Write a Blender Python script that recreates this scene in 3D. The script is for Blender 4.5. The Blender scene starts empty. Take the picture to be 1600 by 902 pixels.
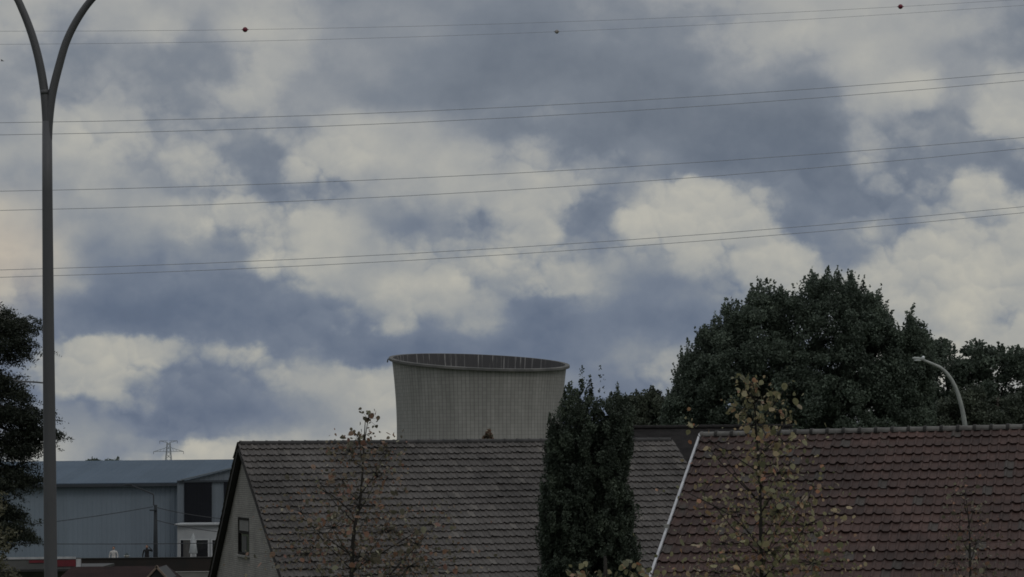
import bpy, bmesh, math, random
import numpy as np
from mathutils import Vector, Matrix
R = math.radians
SC = bpy.context.scene
COL = SC.collection

# ------------------------------------------------------------------ camera
F = 3800.0                      # focal length in pixels of a 1600 wide frame
HOR = 705.0                     # height of the horizon in the frame
ROLL = R(0.55)
PITCH = math.atan((HOR - 451) / F)
CAMZ = 8.2
cam_d = bpy.data.cameras.new('camera')
cam = bpy.data.objects.new('camera', cam_d)
COL.objects.link(cam)
cam_d.sensor_width = 36.0
cam_d.lens = F / 1600 * 36.0
cam_d.clip_start = 0.5
cam_d.clip_end = 20000
ROT = Matrix.Rotation(R(90) + PITCH, 3, 'X') @ Matrix.Rotation(-ROLL, 3, 'Z')
cam.matrix_world = Matrix.Translation((0, 0, CAMZ)) @ ROT.to_4x4()
SC.camera = cam
bpy.context.view_layer.update()


def at(px, py, D):
    """The place D metres north of the viewpoint that is seen in direction (px, py)."""
    v = ROT @ Vector(((px - 800) / F, (451 - py) / F, -1.0))
    v = v * (D / v.y)
    return Vector((v.x, v.y, v.z + CAMZ))


# ------------------------------------------------------------------ world sky, sun, exposure
SUN_EL, SUN_AZ = R(48), R(150)          # azimuth clockwise from north (+y): behind the viewer, to the right
EXPOSURE = -1.0
GAIN = 2.0
ZENITH = 2.4
RELIEF, EDGE, CRISP = 0.8, 0.5, 0.58     # modelling of the cloud heads
SKY = [  # cloud brightness by direction, a row every 0.75 degrees of elevation
 "787776767655544434455666777777655",
 "775678578755554333444456787777654",
 "654444447746443323233346656876665",
 "565555578664443344433334434788677",
 "567777667578776444332222222655687",
 "667777764688887656466411222655446",
 "666766674655777777756876544577774",
 "876567888887446677457887735767777",
 "887455646888656676456686884577888",
 "876433434667878557764456777776868",
 "653222222345655732232234666677957",
 "556777667542322322256555556667777",
 "667865546777876666556655566667777",
 "555666423456766666334445566666777",
 "677678887777777777777777777777777",
]
world = bpy.data.worlds.new("World")
SC.world = world
world.use_nodes = True
NT = world.node_tree
NT.nodes.clear()


class G:
    """Small helper for writing node graphs as expressions."""
    def __init__(s, nt): s.nt = nt

    def n(s, t, **kw):
        nd = s.nt.nodes.new(t)
        for k, v in kw.items(): setattr(nd, k, v)
        return nd

    def put(s, sock, v):
        if hasattr(v, 'is_linked') or isinstance(v, bpy.types.NodeSocket): s.nt.links.new(v, sock)
        else: sock.default_value = v

    def m(s, op, *a, clamp=False):
        nd = s.n('ShaderNodeMath', operation=op, use_clamp=clamp)
        for i, v in enumerate(a): s.put(nd.inputs[i], v)
        return nd.outputs[0]

    def v(s, op, *a):
        nd = s.n('ShaderNodeVectorMath', operation=op)
        for i, v in enumerate(a): s.put(nd.inputs[i], v)
        return nd.outputs[0]

    def comb(s, x, y, z):
        nd = s.n('ShaderNodeCombineXYZ')
        for i, v in enumerate((x, y, z)): s.put(nd.inputs[i], v)
        return nd.outputs[0]

    def sep(s, v):
        nd = s.n('ShaderNodeSeparateXYZ'); s.put(nd.inputs[0], v); return nd.outputs

    def noise(s, vec, scale, detail=4, rough=.55, out=0, dist=0):
        nd = s.n('ShaderNodeTexNoise'); s.put(nd.inputs['Vector'], vec)
        nd.inputs['Scale'].default_value = scale; nd.inputs['Detail'].default_value = detail
        nd.inputs['Roughness'].default_value = rough; nd.inputs['Distortion'].default_value = dist
        return nd.outputs[out]

    def mr(s, v, a, b, c, d, smooth=True):
        nd = s.n('ShaderNodeMapRange', interpolation_type='SMOOTHSTEP' if smooth else 'LINEAR')
        s.put(nd.inputs[0], v)
        for i, q in enumerate((a, b, c, d)): s.put(nd.inputs[1 + i], q)
        return nd.outputs[0]

    def mixf(s, f, a, b):
        nd = s.n('ShaderNodeMix', data_type='FLOAT')
        s.put(nd.inputs[0], f); s.put(nd.inputs[2], a); s.put(nd.inputs[3], b)
        return nd.outputs[0]

    def mixc(s, f, a, b, blend='MIX'):
        nd = s.n('ShaderNodeMix', data_type='RGBA', blend_type=blend)
        s.put(nd.inputs[0], f); s.put(nd.inputs[6], a); s.put(nd.inputs[7], b)
        return nd.outputs[2]

    def ramp(s, f, stops, interp='LINEAR'):
        nd = s.n('ShaderNodeValToRGB'); cr = nd.color_ramp; cr.interpolation = interp
        while len(cr.elements) < len(stops): cr.elements.new(0.5)
        for e, (p, c) in zip(cr.elements, stops):
            e.position = p; e.color = (*c, 1) if len(c) == 3 else c
        s.put(nd.inputs[0], f)
        return nd.outputs[0]


def lin(r, g=None, b=None):
    if g is None: g = b = r
    return tuple((c / 255 / 12.92) if c / 255 <= .04045 else ((c / 255 + .055) / 1.055) ** 2.4 for c in (r, g, b))


def build_sky():
    g = G(NT)
    d = g.n('ShaderNodeTexCoord').outputs['Generated']
    x, y, z = g.sep(d)[:3]
    ps = g.comb(x, y, g.m('MULTIPLY', z, 1.15))
    # drifting of the cloud field, coarse and fine
    w1 = g.sep(g.noise(ps, 24, 3, .5, out=1))
    w2 = g.sep(g.noise(ps, 58, 6, .6, out=1))
    az = g.m('MULTIPLY', g.m('ARCTAN2', x, y), F)
    el = g.m('MULTIPLY', g.m('ARCSINE', z), F)
    c, s = math.cos(ROLL), math.sin(ROLL)
    X = g.m('ADD', g.m('MULTIPLY', az, c), g.m('MULTIPLY', el, -s))
    Y = g.m('ADD', g.m('MULTIPLY', el, -c), g.m('MULTIPLY', az, -s))
    for w, a in ((w1, 45), (w2, 58)):
        X = g.m('ADD', X, g.m('MULTIPLY', g.m('SUBTRACT', w[0], .5), a))
        Y = g.m('ADD', Y, g.m('MULTIPLY', g.m('SUBTRACT', w[1], .5), a * .75))
    u = g.m('ADD', g.m('MULTIPLY', X, 1 / 1600), .5)
    yy = g.m('ADD', Y, HOR)
    val = None
    for i, row in enumerate(SKY):
        src = [int(ch) / 10 for ch in row]
        st = []
        for k in range(32):
            q = k * 32 / 31; a = int(min(31, math.floor(q))); f = q - a
            q = src[a] * (1 - f) + src[a + 1] * f
            q = .5 + (q - .5) * 1.05
            st.append((k / 31, (q, q, q)))
        r = g.ramp(u, st, 'CARDINAL')
        if val is None: val = r
        else: val = g.mixf(g.mr(yy, 50 * (i - 1), 50 * i, 0, 1), val, r)
    # the rest of the overcast, all round and overhead
    gen = g.mr(g.noise(ps, 7, 6, .6), .3, .7, .3, .9)
    far = g.m('MAXIMUM', g.mr(yy, -60, -420, 0, 1), g.mr(g.m('ABSOLUTE', g.m('SUBTRACT', u, .5)), .56, .85, 0, 1))
    val = g.mixf(far, val, gen)
    # puffs: rounded billows lit from above, strongest where bright cloud meets darker cloud
    wv = g.v('SUBTRACT', g.noise(ps, 70, 4, .55, out=1), (.5, .5, .5))
    wv = g.v('SCALE', wv); wv.node.inputs['Scale'].default_value = .016
    pw = g.v('ADD', ps, wv)

    def domes(p):       # height field of rounded heads, three sizes
        tot = None
        for sc, w in ((19, .5), (46, .3), (105, .13)):
            nd = g.n('ShaderNodeTexVoronoi', feature='F1')
            g.put(nd.inputs['Vector'], p); nd.inputs['Scale'].default_value = sc
            nd.inputs['Detail'].default_value = 0
            h = g.m('MULTIPLY', g.m('MULTIPLY', nd.outputs['Distance'], nd.outputs['Distance']), -w * 1.5)
            tot = h if tot is None else g.m('ADD', tot, h)
        return tot
    up = g.v('ADD', pw, (.0008, 0, .0026))
    h0 = domes(pw)
    rel = g.m('MULTIPLY', g.m('SUBTRACT', h0, domes(up)), RELIEF)
    zone = g.mr(g.noise(ps, 13, 3, .5), .40, .58, .12, 1)
    m1 = g.noise(ps, 15, 5, .5); m2 = g.noise(g.v('ADD', ps, (-.003, 0, .007)), 15, 5, .5)
    rel2 = g.m('MULTIPLY', g.m('SUBTRACT', m1, m2), 0.8)
    amp = g.mr(yy, 60, 330, .4, 1.0)
    lit = g.mr(val, .25, .6, .35, 1)
    rel = g.m('MULTIPLY', g.m('ADD', g.m('MULTIPLY', g.m('MULTIPLY', rel, zone), lit), rel2), amp)
    fine = g.m('MULTIPLY', g.m('SUBTRACT', g.noise(ps, 40, 7, .6), .5), .3)
    edge = g.m('ADD', val, g.m('ADD', g.m('MULTIPLY', g.m('ADD', h0, .33), EDGE), fine))
    crisp = g.mr(edge, .42, .66, .19, .85)
    val = g.mixf(g.m('MULTIPLY', zone, g.mr(yy, 120, 300, .25, CRISP)), val, crisp)
    val = g.m('ADD', val, g.m('ADD', rel, fine), clamp=True)
    val = g.m('ADD', val, .055)
    low = g.mr(yy, 100, 560, 0, 1)
    ca = g.ramp(val, [(0, lin(92, 100, 112)), (.2, lin(103, 111, 123)), (.4, lin(121, 128, 138)), (.6, lin(143, 147, 152)), (.8, lin(164, 165, 163)), (1, lin(185, 183, 174))])
    cb = g.ramp(val, [(0, lin(84, 96, 117)), (.2, lin(94, 106, 127)), (.4, lin(112, 122, 139)), (.6, lin(136, 142, 149)), (.8, lin(162, 163, 160)), (1, lin(185, 182, 171))])
    colr = g.mixc(low, ca, cb)
    # warm break in the cloud low on the western side
    wx = g.m('POWER', g.m('DIVIDE', g.m('ADD', X, 790), 75), 2.0)
    wy = g.m('POWER', g.m('DIVIDE', g.m('SUBTRACT', yy, 405), 70), 2.0)
    warm = g.m('EXPONENT', g.m('MULTIPLY', g.m('ADD', wx, wy), -1.0))
    colr = g.mixc(g.m('MULTIPLY', warm, .35), colr, (*lin(196, 176, 156), 1))
    cloud = g.v('SCALE', colr)
    # the overcast brightens towards the zenith
    g.put(cloud.node.inputs['Scale'], g.mr(z, .22, .85, GAIN / 0.1, GAIN / 0.1 * ZENITH))
    sky = g.n('ShaderNodeTexSky', sky_type='NISHITA')
    sky.sun_disc = False
    sky.sun_elevation = SUN_EL
    sky.sun_rotation = SUN_AZ
    out = g.mixc(.955, sky.outputs[0], cloud)
    bg = g.n('ShaderNodeBackground'); bg.inputs['Strength'].default_value = 0.1
    NT.links.new(out, bg.inputs['Color'])
    o = g.n('ShaderNodeOutputWorld')
    NT.links.new(bg.outputs[0], o.inputs[0])


build_sky()
sun_d = bpy.data.lights.new('sun', 'SUN')
sun = bpy.data.objects.new('sun', sun_d)
COL.objects.link(sun)
sun_d.energy = 0.7
sun_d.angle = R(14)
sun_d.color = (1.0, .95, .87)
to_sun = Vector((math.sin(SUN_AZ) * math.cos(SUN_EL), math.cos(SUN_AZ) * math.cos(SUN_EL), math.sin(SUN_EL)))
sun.rotation_euler = to_sun.to_track_quat('Z', 'Y').to_euler()
sun.location = (20, -20, 60)
SC.view_settings.view_transform = 'Standard'
SC.view_settings.look = 'None'
SC.view_settings.gamma = 1
SC.view_settings.use_curve_mapping = False
SC.view_settings.exposure = EXPOSURE
SC.render.engine = 'CYCLES'
SC.cycles.use_denoising = True
SC.cycles.max_bounces = 6
SC.cycles.filter_width = 1.7

# ------------------------------------------------------------------ helpers: materials
MATS = {}


def principled(name):
    m = bpy.data.materials.new(name); m.use_nodes = True
    nt = m.node_tree; nt.nodes.clear()
    g = G(nt)
    b = g.n('ShaderNodeBsdfPrincipled'); o = g.n('ShaderNodeOutputMaterial')
    nt.links.new(b.outputs[0], o.inputs[0])
    MATS[name] = m
    return m, g, b


def mat(name, c1, c2=None, scale=3.0, rough=.8, bump=0.0, bscale=40, metal=0.0, stretch=(1, 1, 1), detail=5, spec=.4):
    m, g, b = principled(name)
    c2 = c2 or tuple(q * .72 for q in c1)
    co = g.v('MULTIPLY', g.n('ShaderNodeTexCoord').outputs['Object'], stretch)
    f = g.mr(g.noise(co, scale, detail, .6), .3, .7, 0, 1)
    nt = m.node_tree
    nt.links.new(g.mixc(f, (*c1, 1), (*c2, 1)), b.inputs['Base Color'])
    b.inputs['Roughness'].default_value = rough
    b.inputs['Metallic'].default_value = metal
    b.inputs['Specular IOR Level'].default_value = spec
    if bump:
        bp = g.n('ShaderNodeBump'); bp.inputs['Strength'].default_value = bump; bp.inputs['Distance'].default_value = .02
        nt.links.new(g.noise(co, bscale, 4), bp.inputs['Height'])
        nt.links.new(bp.outputs[0], b.inputs['Normal'])
    return m


def leaf_mat(name, stops, patch=.68, pscale=.9, rough=.6, spec=.25, trans=.25):
    """Leaves: each leaf its own tone, with larger light and dark sprays."""
    m, g, b = principled(name)
    nt = m.node_tree
    rnd = g.n('ShaderNodeNewGeometry').outputs['Random Per Island']
    co = g.n('ShaderNodeTexCoord').outputs['Object']
    pn = g.mr(g.noise(co, pscale, 3), .3, .7, 0, 1)
    f = g.m('ADD', g.m('MULTIPLY', rnd, 1 - patch), g.m('MULTIPLY', pn, patch))
    c = g.ramp(f, stops)
    nt.links.new(c, b.inputs['Base Color'])
    b.inputs['Roughness'].default_value = rough
    b.inputs['Specular IOR Level'].default_value = spec
    if trans:
        t = g.n('ShaderNodeBsdfTranslucent'); nt.links.new(c, t.inputs[0])
        mx = g.n('ShaderNodeMixShader'); mx.inputs[0].default_value = trans
        nt.links.new(b.outputs[0], mx.inputs[1]); nt.links.new(t.outputs[0], mx.inputs[2])
        o = [n for n in nt.nodes if n.type == 'OUTPUT_MATERIAL'][0]
        nt.links.new(mx.outputs[0], o.inputs[0])
    return m


def tile_mat(name, stops, moss, moss_lo, speck, odd, rough=.75, spec=.3):
    """Fired or concrete tiles: every tile its own tone, weathered drifts, lichen, a few replaced tiles."""
    m, g, b = principled(name)
    nt = m.node_tree
    rnd = g.n('ShaderNodeNewGeometry').outputs['Random Per Island']
    co = g.n('ShaderNodeTexCoord').outputs['Object']
    f = g.m('ADD', g.m('MULTIPLY', rnd, .5), g.m('MULTIPLY', g.mr(g.noise(co, .55, 5, .7), .32, .68, 0, 1), .5))
    c = g.ramp(f, stops)
    c = g.mixc(g.mr(rnd, .955, .96, 0, .8), c, (*odd, 1))
    st = g.v('MULTIPLY', co, (1.6, .5, .5))
    c = g.mixc(g.mr(g.noise(st, 1.1, 6, .75), moss_lo, moss_lo + .16, 0, .85), c, (*moss, 1))
    dk = g.mr(g.noise(co, .45, 5, .7), .4, .68, 1.12, .62)
    c = g.v('MULTIPLY', c, g.comb(dk, dk, dk))
    fn = g.mr(g.noise(co, 22, 4, .65), .3, .7, .78, 1.25)
    c = g.v('MULTIPLY', c, g.comb(fn, fn, fn))
    c = g.mixc(g.mr(g.noise(co, 7, 4, .6), .70, .735, 0, .85), c, (*speck, 1))
    nt.links.new(c, b.inputs['Base Color'])
    b.inputs['Roughness'].default_value = rough
    b.inputs['Specular IOR Level'].default_value = spec
    bp = g.n('ShaderNodeBump'); bp.inputs['Strength'].default_value = .35; bp.inputs['Distance'].default_value = .01
    nt.links.new(g.noise(co, 45, 4), bp.inputs['Height']); nt.links.new(bp.outputs[0], b.inputs['Normal'])
    return m


def brick_mat(name, c1, c2, mortar, w=.21, h=.065):
    """Brickwork laid by wall coordinates: u along the wall, v up (stored as a UV map in metres)."""
    m, g, b = principled(name)
    nt = m.node_tree
    uv = g.n('ShaderNodeUVMap').outputs[0]
    br = g.n('ShaderNodeTexBrick')
    nt.links.new(uv, br.inputs['Vector'])
    br.inputs['Scale'].default_value = 1.0
    br.inputs['Color1'].default_value = (*c1, 1); br.inputs['Color2'].default_value = (*c2, 1)
    br.inputs['Mortar'].default_value = (*mortar, 1)
    br.inputs['Mortar Size'].default_value = .011
    br.inputs['Brick Width'].default_value = w; br.inputs['Row Height'].default_value = h
    f = g.mr(g.noise(uv, 1.3, 5), .3, .7, .8, 1.1)
    c = g.v('MULTIPLY', br.outputs[0], g.comb(f, f, f))
    nt.links.new(c, b.inputs['Base Color'])
    b.inputs['Roughness'].default_value = .9
    bp = g.n('ShaderNodeBump'); bp.inputs['Strength'].default_value = .5; bp.inputs['Distance'].default_value = .01
    bp.invert = True
    nt.links.new(br.outputs['Fac'], bp.inputs['Height']); nt.links.new(bp.outputs[0], b.inputs['Normal'])
    return m


# ------------------------------------------------------------------ helpers: geometry
class MB:
    def __init__(s): s.v = []; s.f = []; s.uv = None; s.smooth = False

    def add(s, verts, faces):
        o = len(s.v); s.v.extend([tuple(p) for p in verts]); s.f.extend([tuple(i + o for i in f) for f in faces]); return s

    def box(s, c, size, M=None):
        hx, hy, hz = size[0] / 2, size[1] / 2, size[2] / 2
        P = [Vector((sx * hx, sy * hy, sz * hz)) for sz in (-1, 1) for sy in (-1, 1) for sx in (-1, 1)]
        if M is not None: P = [M @ p for p in P]
        return s.add([p + Vector(c) for p in P], [(0, 2, 3, 1), (4, 5, 7, 6), (0, 1, 5, 4), (2, 6, 7, 3), (0, 4, 6, 2), (1, 3, 7, 5)])

    def hexa(s, P):
        """A solid from its eight corners: four below, then four above, both in the same turn."""
        return s.add(P, [(3, 2, 1, 0), (4, 5, 6, 7), (0, 1, 5, 4), (1, 2, 6, 5), (2, 3, 7, 6), (3, 0, 4, 7)])

    def tube(s, pts, rad, n=8, cap=True):
        pts = [Vector(p) for p in pts]
        if not hasattr(rad, '__len__'): rad = [rad] * len(pts)
        t0 = (pts[1] - pts[0]).normalized()
        a = t0.orthogonal().normalized()
        V = []; Fc = []
        for i, p in enumerate(pts):
            t = (pts[min(i + 1, len(pts) - 1)] - pts[max(i - 1, 0)]).normalized()
            a = (a - t * a.dot(t)).normalized(); b = t.cross(a)
            for k in range(n):
                q = 2 * math.pi * k / n
                V.append(p + (a * math.cos(q) + b * math.sin(q)) * rad[i])
        for i in range(len(pts) - 1):
            for k in range(n):
                k2 = (k + 1) % n
                Fc.append((i * n + k, i * n + k2, (i + 1) * n + k2, (i + 1) * n + k))
        if cap:
            Fc.append(tuple(reversed(range(n)))); Fc.append(tuple((len(pts) - 1) * n + k for k in range(n)))
        s.add(V, Fc); return s

    def lathe(s, prof, c=(0, 0, 0), n=16):
        V = []; Fc = []
        for (r, z) in prof:
            for k in range(n):
                q = 2 * math.pi * k / n
                V.append((c[0] + r * math.cos(q), c[1] + r * math.sin(q), c[2] + z))
        for i in range(len(prof) - 1):
            for k in range(n):
                k2 = (k + 1) % n
                Fc.append((i * n + k, i * n + k2, (i + 1) * n + k2, (i + 1) * n + k))
        s.add(V, Fc); return s

    def ball(s, c, r, nu=12, nv=8):
        rx, ry, rz = r if hasattr(r, '__len__') else (r, r, r)
        V = [Vector(c) + Vector((0, 0, -rz))]; Fc = []
        for i in range(1, nv):
            th = math.pi * i / nv
            for k in range(nu):
                q = 2 * math.pi * k / nu
                V.append(Vector(c) + Vector((rx * math.sin(th) * math.cos(q), ry * math.sin(th) * math.sin(q), -rz * math.cos(th))))
        V.append(Vector(c) + Vector((0, 0, rz)))
        for k in range(nu):
            k2 = (k + 1) % nu
            Fc.append((0, 1 + k2, 1 + k)); Fc.append((len(V) - 1, len(V) - 1 - nu + k, len(V) - 1 - nu + k2))
        for i in range(nv - 2):
            for k in range(nu):
                k2 = (k + 1) % nu
                Fc.append((1 + i * nu + k, 1 + i * nu + k2, 1 + (i + 1) * nu + k2, 1 + (i + 1) * nu + k))
        s.add(V, Fc); return s

    def build(s, name, m, base=(0, 0, 0), parent=None, smooth=False):
        me = bpy.data.meshes.new(name)
        b = Vector(base)
        me.from_pydata([Vector(p) - b for p in s.v], [], s.f)
        return finish(me, name, m, parent, smooth)


def finish(me, name, m, parent=None, smooth=False):
    me.materials.append(MATS[m] if isinstance(m, str) else m)
    if smooth: me.polygons.foreach_set('use_smooth', [True] * len(me.polygons))
    me.update()
    o = bpy.data.objects.new(name, me)
    COL.objects.link(o)
    if parent is not None: o.parent = parent
    return o


def quads(name, V, m, base, parent):
    """Many loose four-cornered leaves: V has shape (n, 4, 3)."""
    V = (np.asarray(V) - np.array(base)).astype(np.float32)
    n, k = V.shape[0], V.shape[1]
    me = bpy.data.meshes.new(name)
    me.vertices.add(n * k); me.vertices.foreach_set('co', V.reshape(-1))
    me.loops.add(n * k); me.loops.foreach_set('vertex_index', np.arange(n * k, dtype=np.int32))
    me.polygons.add(n)
    me.polygons.foreach_set('loop_start', np.arange(n, dtype=np.int32) * k)
    me.polygons.foreach_set('loop_total', np.full(n, k, dtype=np.int32))
    me.update(calc_edges=True)
    me.validate()
    return finish(me, name, m, parent)


def tag(o, label, cat, group=None, kind=None):
    if label: o['label'] = label
    if cat: o['category'] = cat
    if group: o['group'] = group
    if kind: o['kind'] = kind
    return o


def thing(name, label, cat, base, group=None):
    o = bpy.data.objects.new(name, None)
    COL.objects.link(o)
    o.location = base
    o.empty_display_size = .3
    return tag(o, label, cat, group)


# ------------------------------------------------------------------ materials
mat('grass', (.05, .07, .025), (.03, .045, .018), .15, .95, .4, 30)
mat('asphalt', (.05, .05, .052), (.04, .04, .042), 1.2, .9, .3, 60)
mat('lamp_steel', (.072, .072, .076), (.056, .056, .06), 2, .55, .05, 20, .0, (1, 1, .2))
mat('lamp_pale', lin(150, 153, 148), lin(122, 126, 122), 3, .5)
mat('lamp_glass', (.75, .77, .78), (.6, .62, .63), 5, .2)
mat('wire', (.03, .033, .04), (.02, .022, .028), 1, .6)
mat('line_wire', (.24, .25, .27), (.21, .22, .24), .01, .6)
mat('ball_red', (.16, .012, .03), (.12, .01, .022), 3, .5)
mat('ball_white', (.42, .40, .38), (.12, .1, .1), 2, .5)
mat('bark', (.05, .042, .035), (.028, .024, .02), 5, .95, .6, 30, 0, (1, 1, .25))
mat('young_bark', (.03, .026, .022), (.018, .016, .014), 9, .9, .4, 40, 0, (1, 1, .2))
mat('underlay', (.03, .027, .026), (.02, .018, .018), 3, .95)
mat('ridge_grey', (.12, .115, .108), (.07, .066, .062), 3.5, .85, .4, 30)
mat('ridge_dark', (.045, .042, .042), (.025, .024, .024), 3, .85, .4, 30)
mat('mortar_dark', (.03, .028, .026), (.02, .019, .018), 8, .95, .4, 40)
mat('mortar', (.075, .068, .06), (.045, .042, .038), 8, .95, .4, 40)
mat('trim_dark', (.018, .017, .017), (.012, .012, .012), 4, .6)
mat('trim_white', (.4, .4, .415), (.27, .27, .285), 4, .5)
mat('window_dark', (.012, .013, .015), (.02, .02, .022), 2, .12, spec=.5)
mat('blind', (.17, .165, .16), (.11, .105, .1), 3, .8, 0, 40, 0, (1, 1, 30))
mat('curtain', (.09, .088, .085), (.045, .045, .045), 9, .9, 0, 40, 0, (6, 6, .3))
mat('sill', (.24, .235, .22), (.17, .165, .155), 6, .85)
mat('frame_brown', (.014, .012, .011), (.01, .009, .008), 6, .8, spec=.1)
mat('gutter', (.1, .1, .1), (.07, .07, .07), 3, .5)
mat('slate_dark', (.024, .022, .022), (.014, .013, .013), 2.2, .95, .6, 14, 0, (1, 1, 3), spec=.1)
mat('ridge_black', (.026, .024, .024), (.015, .014, .014), 3, .95, .3, 30, spec=.1)
mat('roof_brown', (.026, .015, .0145), (.017, .011, .011), 1.6, .95, .5, 12, 0, (1, 1, 4), spec=.15)
mat('tar', (.012, .011, .011), (.02, .014, .012), .6, .85, .2, 20)
mat('plaster_grey', (.17, .165, .155), (.12, .117, .11), .8, .9, .2, 15)
mat('plaster_white', (.33, .34, .35), (.27, .28, .29), .7, .85, .15, 15)
mat('white_frame', (.45, .46, .47), (.36, .37, .38), 2, .6)
mat('door_dark', (.011, .012, .016), (.008, .009, .012), 1.5, .8, 0, 40, 0, (8, 8, .3), spec=.15)
mat('panel_red', (.13, .012, .02), (.09, .011, .017), 2.5, .5)
mat('panel_grey', (.095, .093, .09), (.07, .07, .068), 1.3, .7)
mat('wood_pole', (.028, .032, .037), (.018, .021, .025), 4, .9, .5, 20, 0, (1, 1, .2))
mat('parasol_cloth', (.42, .44, .45), (.32, .34, .35), 4, .85)
mat('pylon_steel_hazy', (.25, .265, .28), (.22, .235, .25), .2, .6)  # steel paled: the fading of distance is put into its colour
mat('cloth_black', (.012, .012, .014), (.008, .008, .009), 9, .9)
mat('cloth_white', (.5, .48, .46), (.4, .385, .37), 9, .9)
mat('skin', (.35, .2, .15), (.3, .17, .12), 9, .6)
mat('hair', (.015, .012, .01), (.01, .009, .008), 30, .7)
mat('bird_dark', (.02, .02, .022), (.012, .012, .013), 20, .8)
mat('trim_wood', (.2, .15, .12), (.13, .1, .08), 5, .8)
tile_mat('tiles_grey', [(0, (.048, .043, .04)), (.5, (.066, .059, .055)), (1, (.086, .078, .073))], (.066, .067, .06), .6, (.16, .155, .145), (.1, .09, .082))
tile_mat('tiles_red', [(0, (.028, .0155, .013)), (.3, (.038, .0205, .0172)), (.65, (.048, .0255, .021)), (1, (.068, .038, .032))], (.037, .034, .027), .58, (.15, .14, .125), (.042, .038, .034))
brick_mat('brick_pale', (.26, .243, .222), (.215, .2, .185), (.14, .133, .125))
G1 = (.012, .018, .013)
leaf_mat('leaves_dark', [(0, (0.0363, 0.0472, 0.0360)), (.4, (0.0614, 0.0799, 0.0594)), (.75, (0.0897, 0.1150, 0.0859)), (1, (0.1405, 0.1720, 0.1286))])
leaf_mat('leaves_mid', [(0, (0.0358, 0.0447, 0.0325)), (.5, (0.0634, 0.0765, 0.0545)), (1, (0.1060, 0.1223, 0.0872))])
leaf_mat('leaves_cypress', [(0, (0.0247, 0.0323, 0.0238)), (.4, (0.0409, 0.0537, 0.0381)), (.75, (0.0622, 0.0806, 0.0564)), (1, (0.0991, 0.1220, 0.0855))], .7, 1.6)
leaf_mat('leaves_yew', [(0, (0.0125, 0.0163, 0.0125)), (.5, (0.0225, 0.0287, 0.0200)), (1, (0.0438, 0.0500, 0.0325))], .4, 1.5)
leaf_mat('leaves_pale', [(0, (.05, .052, .03)), (.5, (.085, .082, .05)), (1, (.13, .12, .08))], .4, 2)
AUT = [(0, (.08, .08, .05)), (.25, (.17, .165, .09)), (.5, (.25, .23, .125)), (.68, (.31, .25, .15)), (.8, (.34, .24, .14)), (.87, (.33, .15, .085)), (.93, (.36, .29, .22)), (1, (.5, .44, .32))]
leaf_mat('leaves_autumn', AUT, .12, 2, .5, .3, .35)
DUN = [(0, (.07, .062, .046)), (.3, (.13, .118, .082)), (.5, (.17, .14, .1)), (.66, (.25, .135, .09)), (.78, (.2, .105, .085)), (.88, (.16, .16, .1)), (1, (.42, .37, .28))]
leaf_mat('leaves_dun', DUN, .12, 2, .5, .3, .35)


def tower_mat():
    m, g, b = principled('tower_concrete')
    nt = m.node_tree
    co = g.n('ShaderNodeTexCoord').outputs['Object']
    x, y, z = g.sep(co)[:3]
    a = g.m('ARCTAN2', x, y)
    ang = g.m('MULTIPLY', a, 132 / (2 * math.pi))
    fr = g.m('ABSOLUTE', g.m('SUBTRACT', g.m('FRACT', ang), .5))
    line = g.mr(fr, .36, .5, 0, 1)
    zr = g.m('ABSOLUTE', g.m('SUBTRACT', g.m('FRACT', g.m('MULTIPLY', z, 1.15)), .5))
    hline = g.mr(zr, .38, .5, 0, 1)
    cell = g.comb(g.m('FLOOR', ang), g.m('FLOOR', g.m('MULTIPLY', z, 1.15)), 0)
    wn = g.n('ShaderNodeTexWhiteNoise'); nt.links.new(cell, wn.inputs[0])
    colw = g.n('ShaderNodeTexWhiteNoise', noise_dimensions='1D'); nt.links.new(g.m('FLOOR', ang), colw.inputs['W'])
    cyl = g.comb(g.m('MULTIPLY', a, 22), 0, g.m('MULTIPLY', z, .12))
    st = g.mr(g.noise(cyl, .55, 5, .6), .3, .72, 0, 1)
    st2 = g.mr(g.noise(cyl, .12, 3, .5), .3, .7, 0, 1)
    base = g.mixc(st, (.232, .225, .212, 1), (.295, .286, .27, 1))
    base = g.mixc(g.m('MULTIPLY', st2, .4), base, (.17, .165, .155, 1))
    k = g.m('SUBTRACT', 1.05, g.m('MULTIPLY', line, .42))
    k = g.m('MULTIPLY', k, g.m('SUBTRACT', 1.0, g.m('MULTIPLY', hline, .24)))
    k = g.m('MULTIPLY', k, g.m('ADD', .93, g.m('MULTIPLY', wn.outputs['Value'], .12)))
    k = g.m('MULTIPLY', k, g.m('ADD', .93, g.m('MULTIPLY', colw.outputs['Value'], .1)))
    nt.links.new(g.v('MULTIPLY', base, g.comb(k, k, k)), b.inputs['Base Color'])
    b.inputs['Roughness'].default_value = .9
    m, g, b = principled('tower_inside')
    nt = m.node_tree
    co = g.n('ShaderNodeTexCoord').outputs['Object']
    x, y, z = g.sep(co)[:3]
    a = g.m('ARCTAN2', x, y)
    cyl = g.comb(g.m('MULTIPLY', a, 22), 0, g.m('MULTIPLY', z, .05))
    s1 = g.mr(g.noise(cyl, 1.3, 4, .6), .53, .66, 0, 1)
    s2 = g.mr(g.noise(cyl, .25, 3, .5), .3, .6, .15, 1)
    c = g.mixc(g.m('MULTIPLY', s1, s2), (.06, .058, .06, 1), (.34, .33, .32, 1))
    nt.links.new(c, b.inputs['Base Color']); b.inputs['Roughness'].default_value = .95


tower_mat()


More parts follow.
